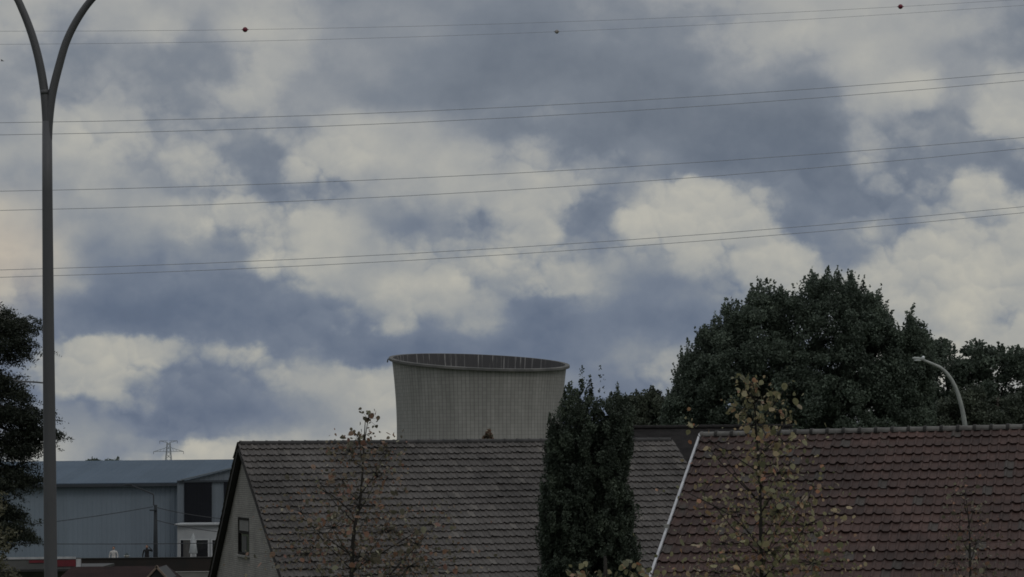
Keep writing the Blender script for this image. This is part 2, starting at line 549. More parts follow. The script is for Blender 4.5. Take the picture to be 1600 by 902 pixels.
def ribbed_mat(name, c1, c2, axis_scale, rough, depth):
    """Profiled metal sheet: ribs across the u direction of the UV map (metres)."""
    m, g, b = principled(name)
    nt = m.node_tree
    uv = g.n('ShaderNodeUVMap').outputs[0]
    u, v = g.sep(uv)[:2]
    fr = g.m('ABSOLUTE', g.m('SUBTRACT', g.m('FRACT', g.m('MULTIPLY', u, axis_scale)), .5))
    rib = g.mr(fr, .25, .4, 0, 1)
    n = g.mr(g.noise(g.comb(u, g.m('MULTIPLY', v, .4), 0), .35, 5, .6), .3, .7, 0, 1)
    sheet = g.n('ShaderNodeTexWhiteNoise', noise_dimensions='1D'); nt.links.new(g.m('FLOOR', g.m('MULTIPLY', u, .9)), sheet.inputs['W'])
    k = g.m('ADD', .94, g.m('MULTIPLY', sheet.outputs['Value'], .1))
    c = g.v('MULTIPLY', g.mixc(n, (*c1, 1), (*c2, 1)), g.comb(k, k, k))
    nt.links.new(c, b.inputs['Base Color'])
    b.inputs['Roughness'].default_value = rough
    b.inputs['Specular IOR Level'].default_value = .2
    bp = g.n('ShaderNodeBump'); bp.inputs['Strength'].default_value = .6; bp.inputs['Distance'].default_value = depth
    nt.links.new(rib, bp.inputs['Height']); nt.links.new(bp.outputs[0], b.inputs['Normal'])


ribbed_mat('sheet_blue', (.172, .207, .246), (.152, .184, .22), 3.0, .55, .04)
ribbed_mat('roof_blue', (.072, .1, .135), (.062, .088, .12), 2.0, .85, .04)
ribbed_mat('sheet_pale', (.15, .17, .195), (.125, .145, .168), 3.0, .55, .04)


def wall(name, P, m, parent, base, u0=None):
    """A flat wall polygon list with UVs in metres; P is a list of polygons (world points)."""
    V = []; Fc = []; UV = []
    for poly in P:
        poly = [Vector(p) for p in poly]
        nrm = (poly[1] - poly[0]).cross(poly[2] - poly[0]).normalized()
        ux = Vector((0, 0, 1)).cross(nrm)
        ux = ux.normalized() if ux.length > 1e-4 else Vector((1, 0, 0))
        vy = nrm.cross(ux)
        o = len(V)
        V += [p - Vector(base) for p in poly]; Fc.append(tuple(range(o, o + len(poly))))
        UV += [(p.dot(ux), p.dot(vy)) for p in poly]
    me = bpy.data.meshes.new(name); me.from_pydata(V, [], Fc)
    uvl = me.uv_layers.new(name='UVMap')
    for i, l in enumerate(me.loops): uvl.data[i].uv = UV[l.vertex_index]
    return finish(me, name, m, parent)


def slab_uv(name, a, b, c, d, th, m, parent, base):
    """A sheet a-b-c-d (counter-clockwise from above) with thickness th below, UVs in metres."""
    a, b, c, d = map(Vector, (a, b, c, d))
    n = (b - a).cross(d - a).normalized() * th
    A = [a, b, c, d]; B = [p - n for p in A]
    P = [A, list(reversed(B))] + [[A[i], B[i], B[(i + 1) % 4], A[(i + 1) % 4]] for i in range(4)]
    return wall(name, P, m, parent, base)


# ------------------------------------------------------------------ setting: ground and street
def ground():
    V = []; Fc = []
    xs = [-6000, -2500, -1000, -400, -150, 0, 150, 400, 1000, 2500, 6000]
    ys = [-3000, -800, -200, 0, 60, 120, 200, 320, 500, 800, 1200, 1700, 2400, 3500, 6000, 10000]
    for y in ys:
        for x in xs:
            V.append((x, y, -max(0.0, y - 700) * .0162 if y < 2400 else -27.5))
    w = len(xs)
    for j in range(len(ys) - 1):
        for i in range(w - 1):
            Fc.append((j * w + i, j * w + i + 1, (j + 1) * w + i + 1, (j + 1) * w + i))
    o = MB().add(V, Fc).build('ground', 'grass'); o['kind'] = 'structure'
    o = MB().box((0, 34, .02), (160, 7, .04)).build('road', 'asphalt'); o['kind'] = 'structure'
    o = MB().box((0, 39.2, .06), (160, 3, .12)).build('pavement', 'panel_grey'); o['kind'] = 'structure'


ground()


# ------------------------------------------------------------------ houses with tiled roofs
def tile_field(mb, o, ex, es, n, width, length, tw, gauge, lift, wave, rng, seg=8, lap=.09, keep=None):
    """Real overlapping tiles: each one a curved shell with a thick lower lip, loose from its neighbours."""
    o, ex, es, n = map(Vector, (o, ex, es, n))
    cols = int(round(width / tw)); rows = int(math.ceil(length / gauge))
    prof = []
    for k in range(seg + 1):
        t = k / seg
        h = (.5 - .5 * math.cos(math.pi * min(1, t / .2))) if t < .28 else max(0.0, 1 - (t - .28) / .14) - (.15 * math.sin(math.pi * max(0, t - .42) / .58))
        prof.append((t, h * wave))
    for r in range(rows):
        s0 = r * gauge - lap; s1 = min((r + 1) * gauge, length + .05)
        rj = rng.uniform(-.012, .012)
        for c in range(cols):
            if keep and not keep(c * tw, r * gauge): continue
            jz = rng.uniform(-.008, .012) + (rng.uniform(.01, .02) if rng.random() < .04 else 0); jx = rng.uniform(-.006, .006)
            js = rng.uniform(-.012, .014) + rj * .6 + .014 * math.sin(c * .21 + r * 1.7) + (.03 if rng.random() < .025 else 0)
            V = []
            for (t, h) in prof:
                x = (c + t * 1.06) * tw + jx
                V.append(o + ex * x + es * s0 + n * (h * .9 + .002))
                V.append(o + ex * x + es * (s1 + js) + n * (h + lift + jz))
                V.append(o + ex * x + es * (s1 + js - .004) + n * (h + lift + jz - .02))
            Fc = []
            for k in range(seg):
                a = k * 3; b = a + 3
                Fc.append((a, a + 1, b + 1, b)); Fc.append((a + 1, a + 2, b + 2, b + 1))
            mb.add(V, Fc)


def ridge_caps(mb, a, b, pitch_len, r, collar, mortar=None):
    a, b = Vector(a), Vector(b)
    d = (b - a); L = d.length; d.normalize()
    side = Vector((0, 0, 1)).cross(d).normalized(); up = Vector((0, 0, 1))
    k = int(round(L / pitch_len)); step = L / k
    for i in range(k):
        p0 = a + d * (i * step); p1 = a + d * ((i + 1) * step)
        secs = [(p0, r + collar), (p0 + d * .06, r + collar), (p0 + d * .061, r), (p1 + d * .02, r - .006)]
        V = []; Fc = []; m = 9
        for (p, rr) in secs:
            for q in range(m):
                t = math.pi * (-.08 + 1.16 * q / (m - 1))
                V.append(p + side * (rr * math.cos(t)) + up * (rr * .9 * math.sin(t)))
        for j in range(len(secs) - 1):
            for q in range(m - 1):
                Fc.append((j * m + q, (j + 1) * m + q, (j + 1) * m + q + 1, j * m + q + 1))
        V.append(p0.copy()); e = len(V) - 1
        for q in range(m - 1): Fc.append((e, q, q + 1))
        mb.add(V, Fc)


class House:
    """A gabled house: ridge from left end, local frame ex along the ridge, fy to the front, uz up."""
    def __init__(s, name, label, ridge_left, theta, length, pitch, half, back_pitch=None):
        s.rl = Vector(ridge_left); s.ex = Vector((math.cos(theta), math.sin(theta), 0))
        s.fy = Vector((math.sin(theta), -math.cos(theta), 0)); s.uz = Vector((0, 0, 1))
        s.L = length; s.p = pitch; s.half = half; s.zr = s.rl.z
        s.pb = back_pitch or pitch; s.hb = half * math.tan(s.p) / math.tan(s.pb)      # the rear slope may be steeper
        s.base = Vector((s.rl.x, s.rl.y, 0)) + s.ex * length / 2
        s.t = thing(name, label, 'house', s.base)

    def P(s, x, y, z):      # x along the ridge from its left end, y to the front, z up from the ground
        return Vector((s.rl.x, s.rl.y, 0)) + s.ex * x + s.fy * y + s.uz * z

    def zroof(s, y): return s.zr - abs(y) * math.tan(s.p if y >= 0 else s.pb)


def slope(h, front, mb, under, tw, gauge, lift, wave, rng, seg, over=.12):
    sg = 1 if front else -1
    p = h.p if front else h.pb
    es = (h.fy * sg * math.cos(p) - h.uz * math.sin(p))
    n = (h.fy * sg * math.sin(p) + h.uz * math.cos(p))
    ln = (h.half if front else h.hb) / math.cos(p) + .25
    if front:
        o = h.P(-over, 0, h.zr); ex = h.ex
    else:
        o = h.P(h.L + over, 0, h.zr); ex = -h.ex
    tile_field(mb, o, ex, es, n, h.L + 2 * over, ln, tw, gauge, lift, wave, rng, seg)
    a = o - n * .03; w = h.L + 2 * over
    A = [a, a + ex * w, a + ex * w + es * (ln - .02), a + es * (ln - .02)]
    B = [q - n * .14 for q in A]
    under.hexa([B[3], B[2], B[1], B[0], A[3], A[2], A[1], A[0]])


def house_walls(h, wall_mat, win=None, over=.02):
    t = h.t; z1 = h.zroof(h.half) - .25; hz = h.zr - .22
    P = h.P; w = h.half - .35; wb = h.hb - .35
    zw = h.zroof(w) - .22; zb_ = h.zroof(-wb) - .22
    polys = [[P(0, w, -.25), P(h.L, w, -.25), P(h.L, w, zw), P(0, w, zw)],
             [P(h.L, -wb, -.25), P(0, -wb, -.25), P(0, -wb, zb_), P(h.L, -wb, zb_)],
             [P(h.L, w, -.25), P(h.L, -wb, -.25), P(h.L, -wb, zb_), P(h.L, 0, hz), P(h.L, w, zw)]]
    if win:
        (ya, yb, za, zb) = win      # opening in the left gable, from back (ya) to front (yb)
        zt = lambda y: h.zroof(y) - .22
        polys += [[P(0, -wb, -.25), P(0, ya, -.25), P(0, ya, zt(ya)), P(0, -wb, zb_)],
                  [P(0, yb, -.25), P(0, w, -.25), P(0, w, zw), P(0, yb, zt(yb))],
                  [P(0, ya, -.25), P(0, yb, -.25), P(0, yb, za), P(0, ya, za)]]
        if yb < 0: polys[-2] = [P(0, yb, -.25), P(0, w, -.25), P(0, w, zw), P(0, 0, hz), P(0, yb, zt(yb))]
        if ya > 0: polys[-3] = [P(0, -wb, -.25), P(0, ya, -.25), P(0, ya, zt(ya)), P(0, 0, hz), P(0, -wb, zb_)]
        top = [P(0, ya, zb), P(0, yb, zb), P(0, yb, zt(yb))]
        if ya < 0 < yb: top.append(P(0, 0, hz))
        top.append(P(0, ya, zt(ya)))
        polys.append(top)
        d = .16     # reveals
        polys += [[P(0, ya, za), P(d, ya, za), P(d, ya, zb), P(0, ya, zb)], [P(0, yb, zb), P(d, yb, zb), P(d, yb, za), P(0, yb, za)],
                  [P(0, ya, zb), P(d, ya, zb), P(d, yb, zb), P(0, yb, zb)], [P(0, yb, za), P(d, yb, za), P(d, ya, za), P(0, ya, za)]]
    else:
        polys.append([P(0, -wb, -.25), P(0, w, -.25), P(0, w, zw), P(0, 0, hz), P(0, -wb, zb_)])
    wall('wall', polys, wall_mat, t, h.base)
    for sg in (1, -1):
        m = MB()
        yg = h.half + .12 if sg > 0 else -(h.hb + .12)
        q = [P(-.1, yg, h.zroof(h.half) - .22), P(h.L + .1, yg, h.zroof(h.half) - .22)]
        m.tube(q, .075, 8)
        m.build('gutter', 'gutter', h.base, t, True)


def left_house():
    rng = random.Random(3)
    th = R(18.6); rl = at(381, 688, 78)
    h = House('grey_roofed_house', 'pale brick gabled house with dark grey tiled roof and a narrow gable window', rl, th, 15.75, R(33.5), 7.0, R(44))
    h.zr -= .12
    def seen_x(x):
        q = ROT.transposed() @ (h.P(x, 0, h.zr) - Vector((0, 0, CAMZ))); return 800 - q.x / q.z * F
    lo, hi = 5.0, 25.0
    for _ in range(40):
        mid_ = (lo + hi) / 2
        if seen_x(mid_) < 1041: lo = mid_
        else: hi = mid_
    h.L = lo
    roof = MB(); under = MB()
    slope(h, True, roof, under, .2, .362, .055, .034, rng, 10, .2)
    slope(h, False, roof, under, .2, .362, .055, .034, rng, 5, .2)
    r = roof.build('roof', 'tiles_grey', h.base, h.t)
    under.build('roof_underlay', 'underlay', h.base, r)
    cap = MB(); ridge_caps(cap, h.P(-.14, 0, h.zr + .0), h.P(h.L + .14, 0, h.zr + .0), .42, .11, .01)
    cap.build('ridge_cap', 'ridge_dark', h.base, r)
    # the window in the gable: find where the gable wall is seen in the right directions
    def on_gable(px, py):
        d = at(px, py, 1) - Vector((0, 0, CAMZ)); o = Vector((0, 0, CAMZ))
        k = (h.P(0, 0, 0) - o).dot(h.ex) / d.dot(h.ex)
        q = o + d * k
        return (q - h.P(0, 0, 0)).dot(h.fy), q.z
    ya, zb = on_gable(371.5, 808); yb, za = on_gable(389.5, 869)
    house_walls(h, 'brick_pale', (ya, yb, za, zb))
    P = h.P; b = h.base
    # dark rake boards down both edges of the gables
    for sg in (1, -1):
        for (x0, x1) in ((-.16, -.05), (h.L + .05, h.L + .16)):
            y1 = h.half + .1 if sg > 0 else -(h.hb + .1)
            q = [(0, h.zr - .03), (y1, h.zroof(y1) - .03), (y1, h.zroof(y1) - (.15 if sg > 0 else .26)), (0, h.zr - (.17 if sg > 0 else .28))]
            if sg < 0: q = q[::-1]
            V = [P(x0, y, z) for (y, z) in q] + [P(x1, y, z) for (y, z) in q]
            MB().add(V, [(0, 1, 2, 3), (7, 6, 5, 4), (0, 4, 5, 1), (1, 5, 6, 2), (2, 6, 7, 3), (3, 7, 4, 0)]).build('bargeboard', 'trim_dark', b, h.t)
    M = Matrix((h.ex, h.fy, h.uz)).transposed()
    f = MB(); yc = (ya + yb) / 2; w = yb - ya; zc = (za + zb) / 2; hh = zb - za; mid = za + hh * .6
    for (y, z, sy, sz) in ((ya + .06, zc, .12, hh), (yb - .06, zc, .12, hh), (yc, za + .04, w - .24, .08), (yc, zb - .04, w - .24, .08), (yc, mid, w - .24, .07)):
        f.box(P(.04, y, z), (.07, sy, sz), M)
    fr = f.build('window', 'frame_brown', b, h.t)
    MB().box(P(.035, yc, (mid + zb) / 2), (.02, w - .25, zb - mid - .1), M).build('blind', 'blind', b, fr)
    MB().box(P(.06, yc, (mid + za) / 2), (.012, w - .25, mid - za - .1), M).build('pane', 'window_dark', b, fr)
    MB().box(P(.045, yc - w * .04, (mid + za) / 2 - .03), (.006, w * .4, mid - za - .16), M).build('curtain', 'curtain', b, fr)
    MB().box(P(.0, yc, za - .045), (.16, w + .1, .05), M).build('sill', 'sill', b, fr)
    return h


def right_house():
    rng = random.Random(8)
    th = R(-15.0); rl = at(1104, 675, 55)
    h = House('red_roofed_house', 'house with reddish brown weathered tile roof, grey ridge and white roof edge', rl, th, 13.0, R(27), 7.6)
    h.ex.z = .0125          # the ridge climbs very slightly to the east
    h.zr -= .1
    roof = MB(); under = MB()
    slope(h, True, roof, under, .2, .385, .04, .036, rng, 10)
    slope(h, False, roof, under, .2, .385, .04, .036, rng, 10)
    r = roof.build('roof', 'tiles_red', h.base, h.t)
    under.build('roof_underlay', 'underlay', h.base, r)
    cap = MB(); ridge_caps(cap, h.P(-.14, 0, h.zr + .02), h.P(h.L + .14, 0, h.zr + .02), .36, .095, .01)
    cap.build('ridge_cap', 'ridge_grey', h.base, r)
    a, b = h.P(-.14, 0, h.zr + .02), h.P(h.L + .14, 0, h.zr + .02); n = int(round((b - a).length / .36))
    for i in range(1, n):
        c = a.lerp(b, i / n); V = []
        for (dx, rr) in ((-.04, .094), (-.025, .116), (.03, .119), (.045, .094)):
            V += [c + h.ex * dx + h.fy * (-rr * math.cos(q)) + Vector((0, 0, rr * .9 * math.sin(q))) for q in [math.pi * (-.1 + 1.2 * k / 8) for k in range(9)]]
        MB().add(V, [(j * 9 + k, (j + 1) * 9 + k, (j + 1) * 9 + k + 1, j * 9 + k + 1) for j in range(3) for k in range(8)]).build('ridge_joint', 'mortar_dark', h.base, r)
    house_walls(h, 'brick_pale')
    P = h.P
    for sg in (1, -1):
        for (x0, x1) in ((-.175, -.125), (h.L + .125, h.L + .175)):
            y1 = sg * (h.half + .2)
            q = [(0, h.zr + .085), (y1, h.zroof(y1) + .085), (y1, h.zroof(y1) - .045), (0, h.zr - .045)]
            if sg < 0: q = q[::-1]
            V = [P(x0, y, z) for (y, z) in q] + [P(x1, y, z) for (y, z) in q]
            MB().add(V, [(0, 1, 2, 3), (7, 6, 5, 4), (0, 4, 5, 1), (1, 5, 6, 2), (2, 6, 7, 3), (3, 7, 4, 0)]).build('verge_trim', 'trim_white', h.base, h.t)
    for y in (3.9, 6.35):
        z = h.zroof(y)
        MB().box(P(-.16, y, z + .01), (.1, .1, .25), Matrix((h.ex, h.fy, h.uz)).transposed()).build('bracket', 'sill', h.base, h.t)
    return h


LH = left_house()
RH = right_house()


def dark_house():
    """The house behind the grey roof whose plain dark roof shows beside the red one."""
    a = at(925, 669.5, 93)
    h = House('dark_roofed_house', 'dark slate roofed house behind the grey tiled roof, left of the white roof edge', a, R(3), 7.5, R(35), 5.2)
    P = h.P; b = h.base; s = MB()
    for sg in (1, -1):
        y1 = sg * (h.half + .2); q = [(0, h.zr), (y1, h.zroof(y1)), (y1, h.zroof(y1) - .2), (0, h.zr - .2)]
        if sg < 0: q = q[::-1]
        V = [P(-.2, y, z) for (y, z) in q] + [P(h.L + .2, y, z) for (y, z) in q]
        s.add(V, [(0, 1, 2, 3), (7, 6, 5, 4), (0, 4, 5, 1), (1, 5, 6, 2), (2, 6, 7, 3), (3, 7, 4, 0)])
    r = s.build('roof', 'slate_dark', b, h.t)
    c = MB(); ridge_caps(c, P(-.2, 0, h.zr + .01), P(h.L + .2, 0, h.zr + .01), .45, .1, .012)
    c.build('ridge_cap', 'ridge_black', b, r)
    house_walls(h, 'brick_pale')


dark_house()


# ------------------------------------------------------------------ cooling tower
def cooling_tower():
    D = 604.0
    c = at(750, HOR, D); base = Vector((c.x, c.y, 0))
    t = thing('cooling_tower', 'huge pale concrete cooling tower with flared rim rising behind the grey roof', 'cooling tower', base)
    k = D / F
    ztop = CAMZ + (HOR - 564.0) * k
    N = 160
    zt = 13.0; a2 = 20.55

    def rad(z):
        if z > zt: return math.sqrt(a2 * a2 + (z - zt) ** 2 * .16)
        return math.sqrt(a2 * a2 + (z - zt) ** 2 * .75)

    def dz(x, y): return -.053 * x + .112 * y      # the top edge dips towards the viewer and to the east
    zs = [3 + (ztop - 3) * i / 26 for i in range(27)]

    def shell(off, rev, zlo):
        V = []; Fc = []
        zz = [z for z in zs if z >= zlo]
        for z in zz:
            f = ((z - 3) / (ztop - 3)) ** 2
            for q in range(N):
                an = 2 * math.pi * q / N
                x, y = math.cos(an), math.sin(an); r = rad(z) + off
                V.append((base.x + r * x, base.y + r * y, z + f * dz(r * x, r * y)))
        for j in range(len(zz) - 1):
            for q in range(N):
                q2 = (q + 1) % N
                fc = (j * N + q, j * N + q2, (j + 1) * N + q2, (j + 1) * N + q)
                Fc.append(fc[::-1] if rev else fc)
        return MB().add(V, Fc)
    shell(0, False, 0).build('shell', 'tower_concrete', base, t, True)
    shell(-.35, True, 0).build('inner_wall', 'tower_inside', base, t, True)
    prof = [(0.0, -.68), (.72, -.62), (.76, -.55), (.74, -.05), (.68, .02), (-.2, .05), (-.345, .02), (-.345, -.5), (0.0, -.6)]
    V = []; Fc = []
    for q in range(N):
        an = 2 * math.pi * q / N; x, y = math.cos(an), math.sin(an)
        for (pr, pz) in prof:
            r = rad(ztop) + pr
            V.append((base.x + r * x, base.y + r * y, ztop + pz + dz(r * x, r * y)))
    m = len(prof)
    for q in range(N):
        q2 = (q + 1) % N
        for j in range(m):
            j2 = (j + 1) % m
            Fc.append((q * m + j, q2 * m + j, q2 * m + j2, q * m + j2))
    mat('tower_rim', (.12, .116, .11), (.07, .069, .067), .25, .9, 0)
    MB().add(V, Fc).build('rim', 'tower_rim', base, t)
    for q in range(36):
        a0 = 2 * math.pi * q / 36; a1 = a0 + math.pi / 36; a2_ = a0 - math.pi / 36
        for e in (a1, a2_):
            MB().tube([(base.x + 23.6 * math.cos(a0), base.y + 23.6 * math.sin(a0), 0), (base.x + 22.2 * math.cos(e), base.y + 22.2 * math.sin(e), 3.1)], .3, 6).build('support_column', 'tower_rim', base, t)
    # the small service arm at the left of the rim
    p = Vector((base.x - rad(ztop) - .6, base.y, ztop + dz(-rad(ztop), 0) - .4))
    MB().tube([p + Vector((.4, 0, .1)), p + Vector((-.35, 0, -.1)), p + Vector((-.5, 0, -.9))], .16, 6).build('service_arm', 'tower_rim', base, t)


cooling_tower()


# ------------------------------------------------------------------ warehouse and the yard in front of it
def warehouse():
    D = 170.0
    a = at(-260, 757.5, D); b_ = at(430, 752.0, D)
    ze = at(200, 755, D).z
    x0, x1 = a.x, b_.x
    base = Vector(((x0 + x1) / 2, D, 0))
    t = thing('warehouse', 'long blue grey metal warehouse with shallow sheet roof and tall dark doors', 'warehouse', base)
    Dr = D + 16
    zr = at(200, 719.5, Dr).z
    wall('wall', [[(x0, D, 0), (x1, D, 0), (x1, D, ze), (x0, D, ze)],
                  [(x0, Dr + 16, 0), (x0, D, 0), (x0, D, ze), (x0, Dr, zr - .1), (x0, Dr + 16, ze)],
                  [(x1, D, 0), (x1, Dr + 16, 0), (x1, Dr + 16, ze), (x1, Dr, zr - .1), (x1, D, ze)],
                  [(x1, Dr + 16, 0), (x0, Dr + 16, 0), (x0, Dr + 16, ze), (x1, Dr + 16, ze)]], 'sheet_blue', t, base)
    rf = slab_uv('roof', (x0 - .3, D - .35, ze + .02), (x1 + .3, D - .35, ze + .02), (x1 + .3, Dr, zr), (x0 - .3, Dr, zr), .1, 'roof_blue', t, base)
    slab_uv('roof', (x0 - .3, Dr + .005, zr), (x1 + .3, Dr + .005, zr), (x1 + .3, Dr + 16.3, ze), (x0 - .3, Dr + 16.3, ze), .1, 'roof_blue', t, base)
    MB().box(((x0 + x1) / 2, D - .42, ze - .13), (x1 - x0 + .5, .16, .2)).build('gutter', 'trim_slate', base, t)
    # low ridge ventilator seen at the western end
    p0 = at(-80, 725, Dr); p1 = at(119, 722.5, Dr)
    m = MB()
    m.box(((p0.x + p1.x) / 2, Dr, p0.z + .02), (p1.x - p0.x, 1.2, .13))
    m = m.build('ridge_vent', 'trim_slate', base, rf)
    for i in range(12):
        MB().box((p0.x + (p1.x - p0.x) * (i + .5) / 12, Dr, p0.z - .26), (.25, .9, .42)).build('vent_post', 'trim_slate', base, rf)
    # the gabled bay with the two tall doors
    Db = D - 1.4
    bx0 = at(277, 751, Db).x; bx1 = at(520, 751, Db).x; xm = (bx0 + bx1) / 2 + .9
    zb = at(300, 751, Db).z
    zap = at(372, 731, Db).z; xap = at(372, 731, Db).x
    xg = at(289, 751, Db).x
    slopeb = (zap - zb) / (xap - xg); xr = xap + 2.4; zg = zb + (xr - xg) * slopeb
    wall('gable_bay', [[(bx0, Db, 0), (bx1, Db, 0), (bx1, Db, zb), (bx0, Db, zb)],
                       [(xg, Db, zb), (2 * xr - xg, Db, zb), (xr, Db, zg)],
                       [(bx0, D - .02, 0), (bx0, Db, 0), (bx0, Db, zb), (bx0, D - .02, zb)]], 'sheet_pale', t, base)
    for (xa, za, xb, zb2) in ((xg - .3, zb - .02, xr, zg), (2 * xr - xg + .3, zb - .02, xr, zg)):
        L = math.hypot(xb - xa, zb2 - za); an = math.atan2(zb2 - za, xb - xa)
        MB().box(((xa + xb) / 2, Db + .4, (za + zb2) / 2 + .05), (L, 1.3, .09), Matrix.Rotation(-an, 3, 'Y')).build('gable_roof', 'sheet_trim', base, t)
    def rect(pa, pb, name, mt, d, proud, th, par=t):
        A = at(pa[0], pa[1], d); B = at(pb[0], pb[1], d)
        return MB().box(((A.x + B.x) / 2, d - proud, (A.z + B.z) / 2), (abs(B.x - A.x), th, abs(A.z - B.z)), None).build(name, mt, base, par)
    rect((288, 752.5), (331, 820), 'tall_door', 'door_dark', Db, .05, .1)
    rect((350, 752.5), (395, 818), 'tall_door', 'door_dark', Db, .05, .1)
    rect((277, 751), (400, 753), 'door_lintel', 'trim_slate', Db, .08, .12)
    # low white extension
    De = Db - 3.0
    A = at(277, 821, De); B = at(385, 821, De)
    z1 = A.z
    ex = MB(); ex.box(((A.x + B.x) / 2, De + 1.45, z1 / 2 - .0), (B.x - A.x, 2.9, z1))
    e = ex.build('extension', 'plaster_white', base, t)
    MB().box(((A.x + B.x) / 2, De + 1.3, z1 + .05), (B.x - A.x + .3, 3.1, .1)).build('flat_roof', 'plaster_white', base, e)
    for (xa, xb, nm, mt) in ((283, 297.5, 'glass_door', 'curtain'), (307, 325, 'window', 'window_dark'), (332, 348, 'window', 'window_dark')):
        w = rect((xa - 2, 842.5), (xb + 2, 900), nm, 'white_frame', De, .03, .06, e)
        A2 = at(xa, 844, De); B2 = at(xb, 900, De)
        MB().box(((A2.x + B2.x) / 2, De - .045, (A2.z + B2.z) / 2), (B2.x - A2.x, .05, A2.z - B2.z)).build('pane', mt, base, w)
    # slim dark edge of the first door (its open leaf)
    A2 = at(282.6, 844, De); B2 = at(286.5, 900, De)
    MB().box(((A2.x + B2.x) / 2, De - .06, (A2.z + B2.z) / 2), (B2.x - A2.x, .06, A2.z - B2.z)).build('door_leaf', 'door_dark', base, e)


mat('trim_slate', (.035, .042, .052), (.025, .03, .038), 1, .6)
mat('sheet_trim', (.15, .17, .19), (.12, .14, .16), 1, .55)
warehouse()


def skin_figure(name, joints, edges, m, base, parent, sub=1):
    """One continuous body grown from a skeleton; joints: (x, y, z, rx, ry)."""
    me = bpy.data.meshes.new(name)
    me.from_pydata([Vector(j[:3]) for j in joints], edges, [])
    o = bpy.data.objects.new(name, me); COL.objects.link(o)
    md = o.modifiers.new('skin', 'SKIN')
    for i, j in enumerate(joints):
        sv = me.skin_vertices[0].data[i]; sv.radius = (j[3], j[4]); sv.use_root = (i == 0)
    sb = o.modifiers.new('sub', 'SUBSURF'); sb.levels = sub; sb.render_levels = sub
    dg = bpy.context.evaluated_depsgraph_get()
    ev = bpy.data.meshes.new_from_object(o.evaluated_get(dg))
    bpy.data.objects.remove(o); 
    ev.name = name; ev.materials.clear()
    ev.transform(Matrix.Translation(Vector((0, 0, 0))))
    return finish(ev, name, m, parent, True)


def person(px, D, label, cloth, hand_up):
    p = at(px, 870, D); base = Vector((p.x, D, .42))
    t = thing('person', label, 'person', base)
    J = []; E = []
    def j(x, y, z, r, r2=None, par=None):
        J.append((x, y, z, r, r2 or r)); i = len(J) - 1
        if par is not None: E.append((par, i))
        return i
    pel = j(0, 0, .95, .15, .11)
    ch = j(0, .02, 1.22, .15, .11, pel); up = j(0, 0, 1.4, .14, .1, ch); nk = j(0, -.01, 1.5, .055, .055, up)
    h0 = j(0, -.02, 1.58, .082, .09, nk); h1 = j(0, -.02, 1.68, .07, .085, h0)
    for s in (-1, 1):
        hip = j(s * .1, 0, .86, .1, .1, pel); kn = j(s * .11, -.03, .48, .065, .065, hip); an = j(s * .11, .02, .09, .045, .045, kn); j(s * .12, -.16, .04, .045, .035, an)
        sh = j(s * .2, 0, 1.42, .065, .065, up)
        if hand_up and s > 0:
            el = j(.4, -.08, 1.34, .048, .048, sh); wr = j(.27, -.14, 1.54, .034, .034, el); hd = j(.19, -.15, 1.62, .036, .022, wr)
        else:
            el = j(s * .27, .02, 1.14, .048, .048, sh); wr = j(s * .27, -.08, .9, .034, .034, el); hd = j(s * .265, -.1, .82, .036, .022, wr)
        d = Vector(J[hd][:3]) - Vector(J[wr][:3]); d.normalize(); sd = d.cross(Vector((0, 1, 0))).normalized()
        for q, ln in ((-1.5, .065), (-.5, .08), (.5, .075), (1.5, .055)):
            v = Vector(J[hd][:3]) + sd * q * .018 + d * ln; j(v.x, v.y - .01, v.z, .009, .009, hd)
        v = Vector(J[wr][:3]) + d * .05 + Vector((0, -.05, 0)); j(v.x, v.y, v.z, .011, .011, wr)
    skin_figure('body', J, E, cloth, base, t)
    f = MB(); f.ball((0, -.035, 1.645), (.078, .088, .112), 14, 10)
    f.ball((0, -.125, 1.63), (.014, .02, .022), 8, 6)
    f.ball((-.08, -.03, 1.64), (.012, .02, .03), 8, 6); f.ball((.08, -.03, 1.64), (.012, .02, .03), 8, 6)
    hd = f.build('head', 'skin', (0, 0, 0), t, True)
    for q in (-.03, .03): MB().ball((q, -.118, 1.655), .01, 6, 5).build('eye', 'hair', (0, 0, 0), hd)
    MB().box((0, -.117, 1.59), (.045, .012, .01)).build('mouth', 'hair', (0, 0, 0), hd)
    hr = MB(); hr.ball((0, -.005, 1.685), (.09, .095, .095), 14, 10); hr.build('hair', 'hair', (0, 0, 0), hd, True)
    return t


def terrace():
    a = at(90, 880, 165); b = at(420, 880, 165)
    o = MB().box(((a.x + b.x) / 2, 163.7, .21), (b.x - a.x, 9.6, .42)).build('terrace', 'plaster_grey'); o['kind'] = 'structure'


terrace()
person(229.5, 163, 'person in black with one hand raised to the face, before the blue warehouse', 'cloth_black', True)
person(177.5, 161, 'person in a white top standing at the left before the blue warehouse', 'cloth_white', False)


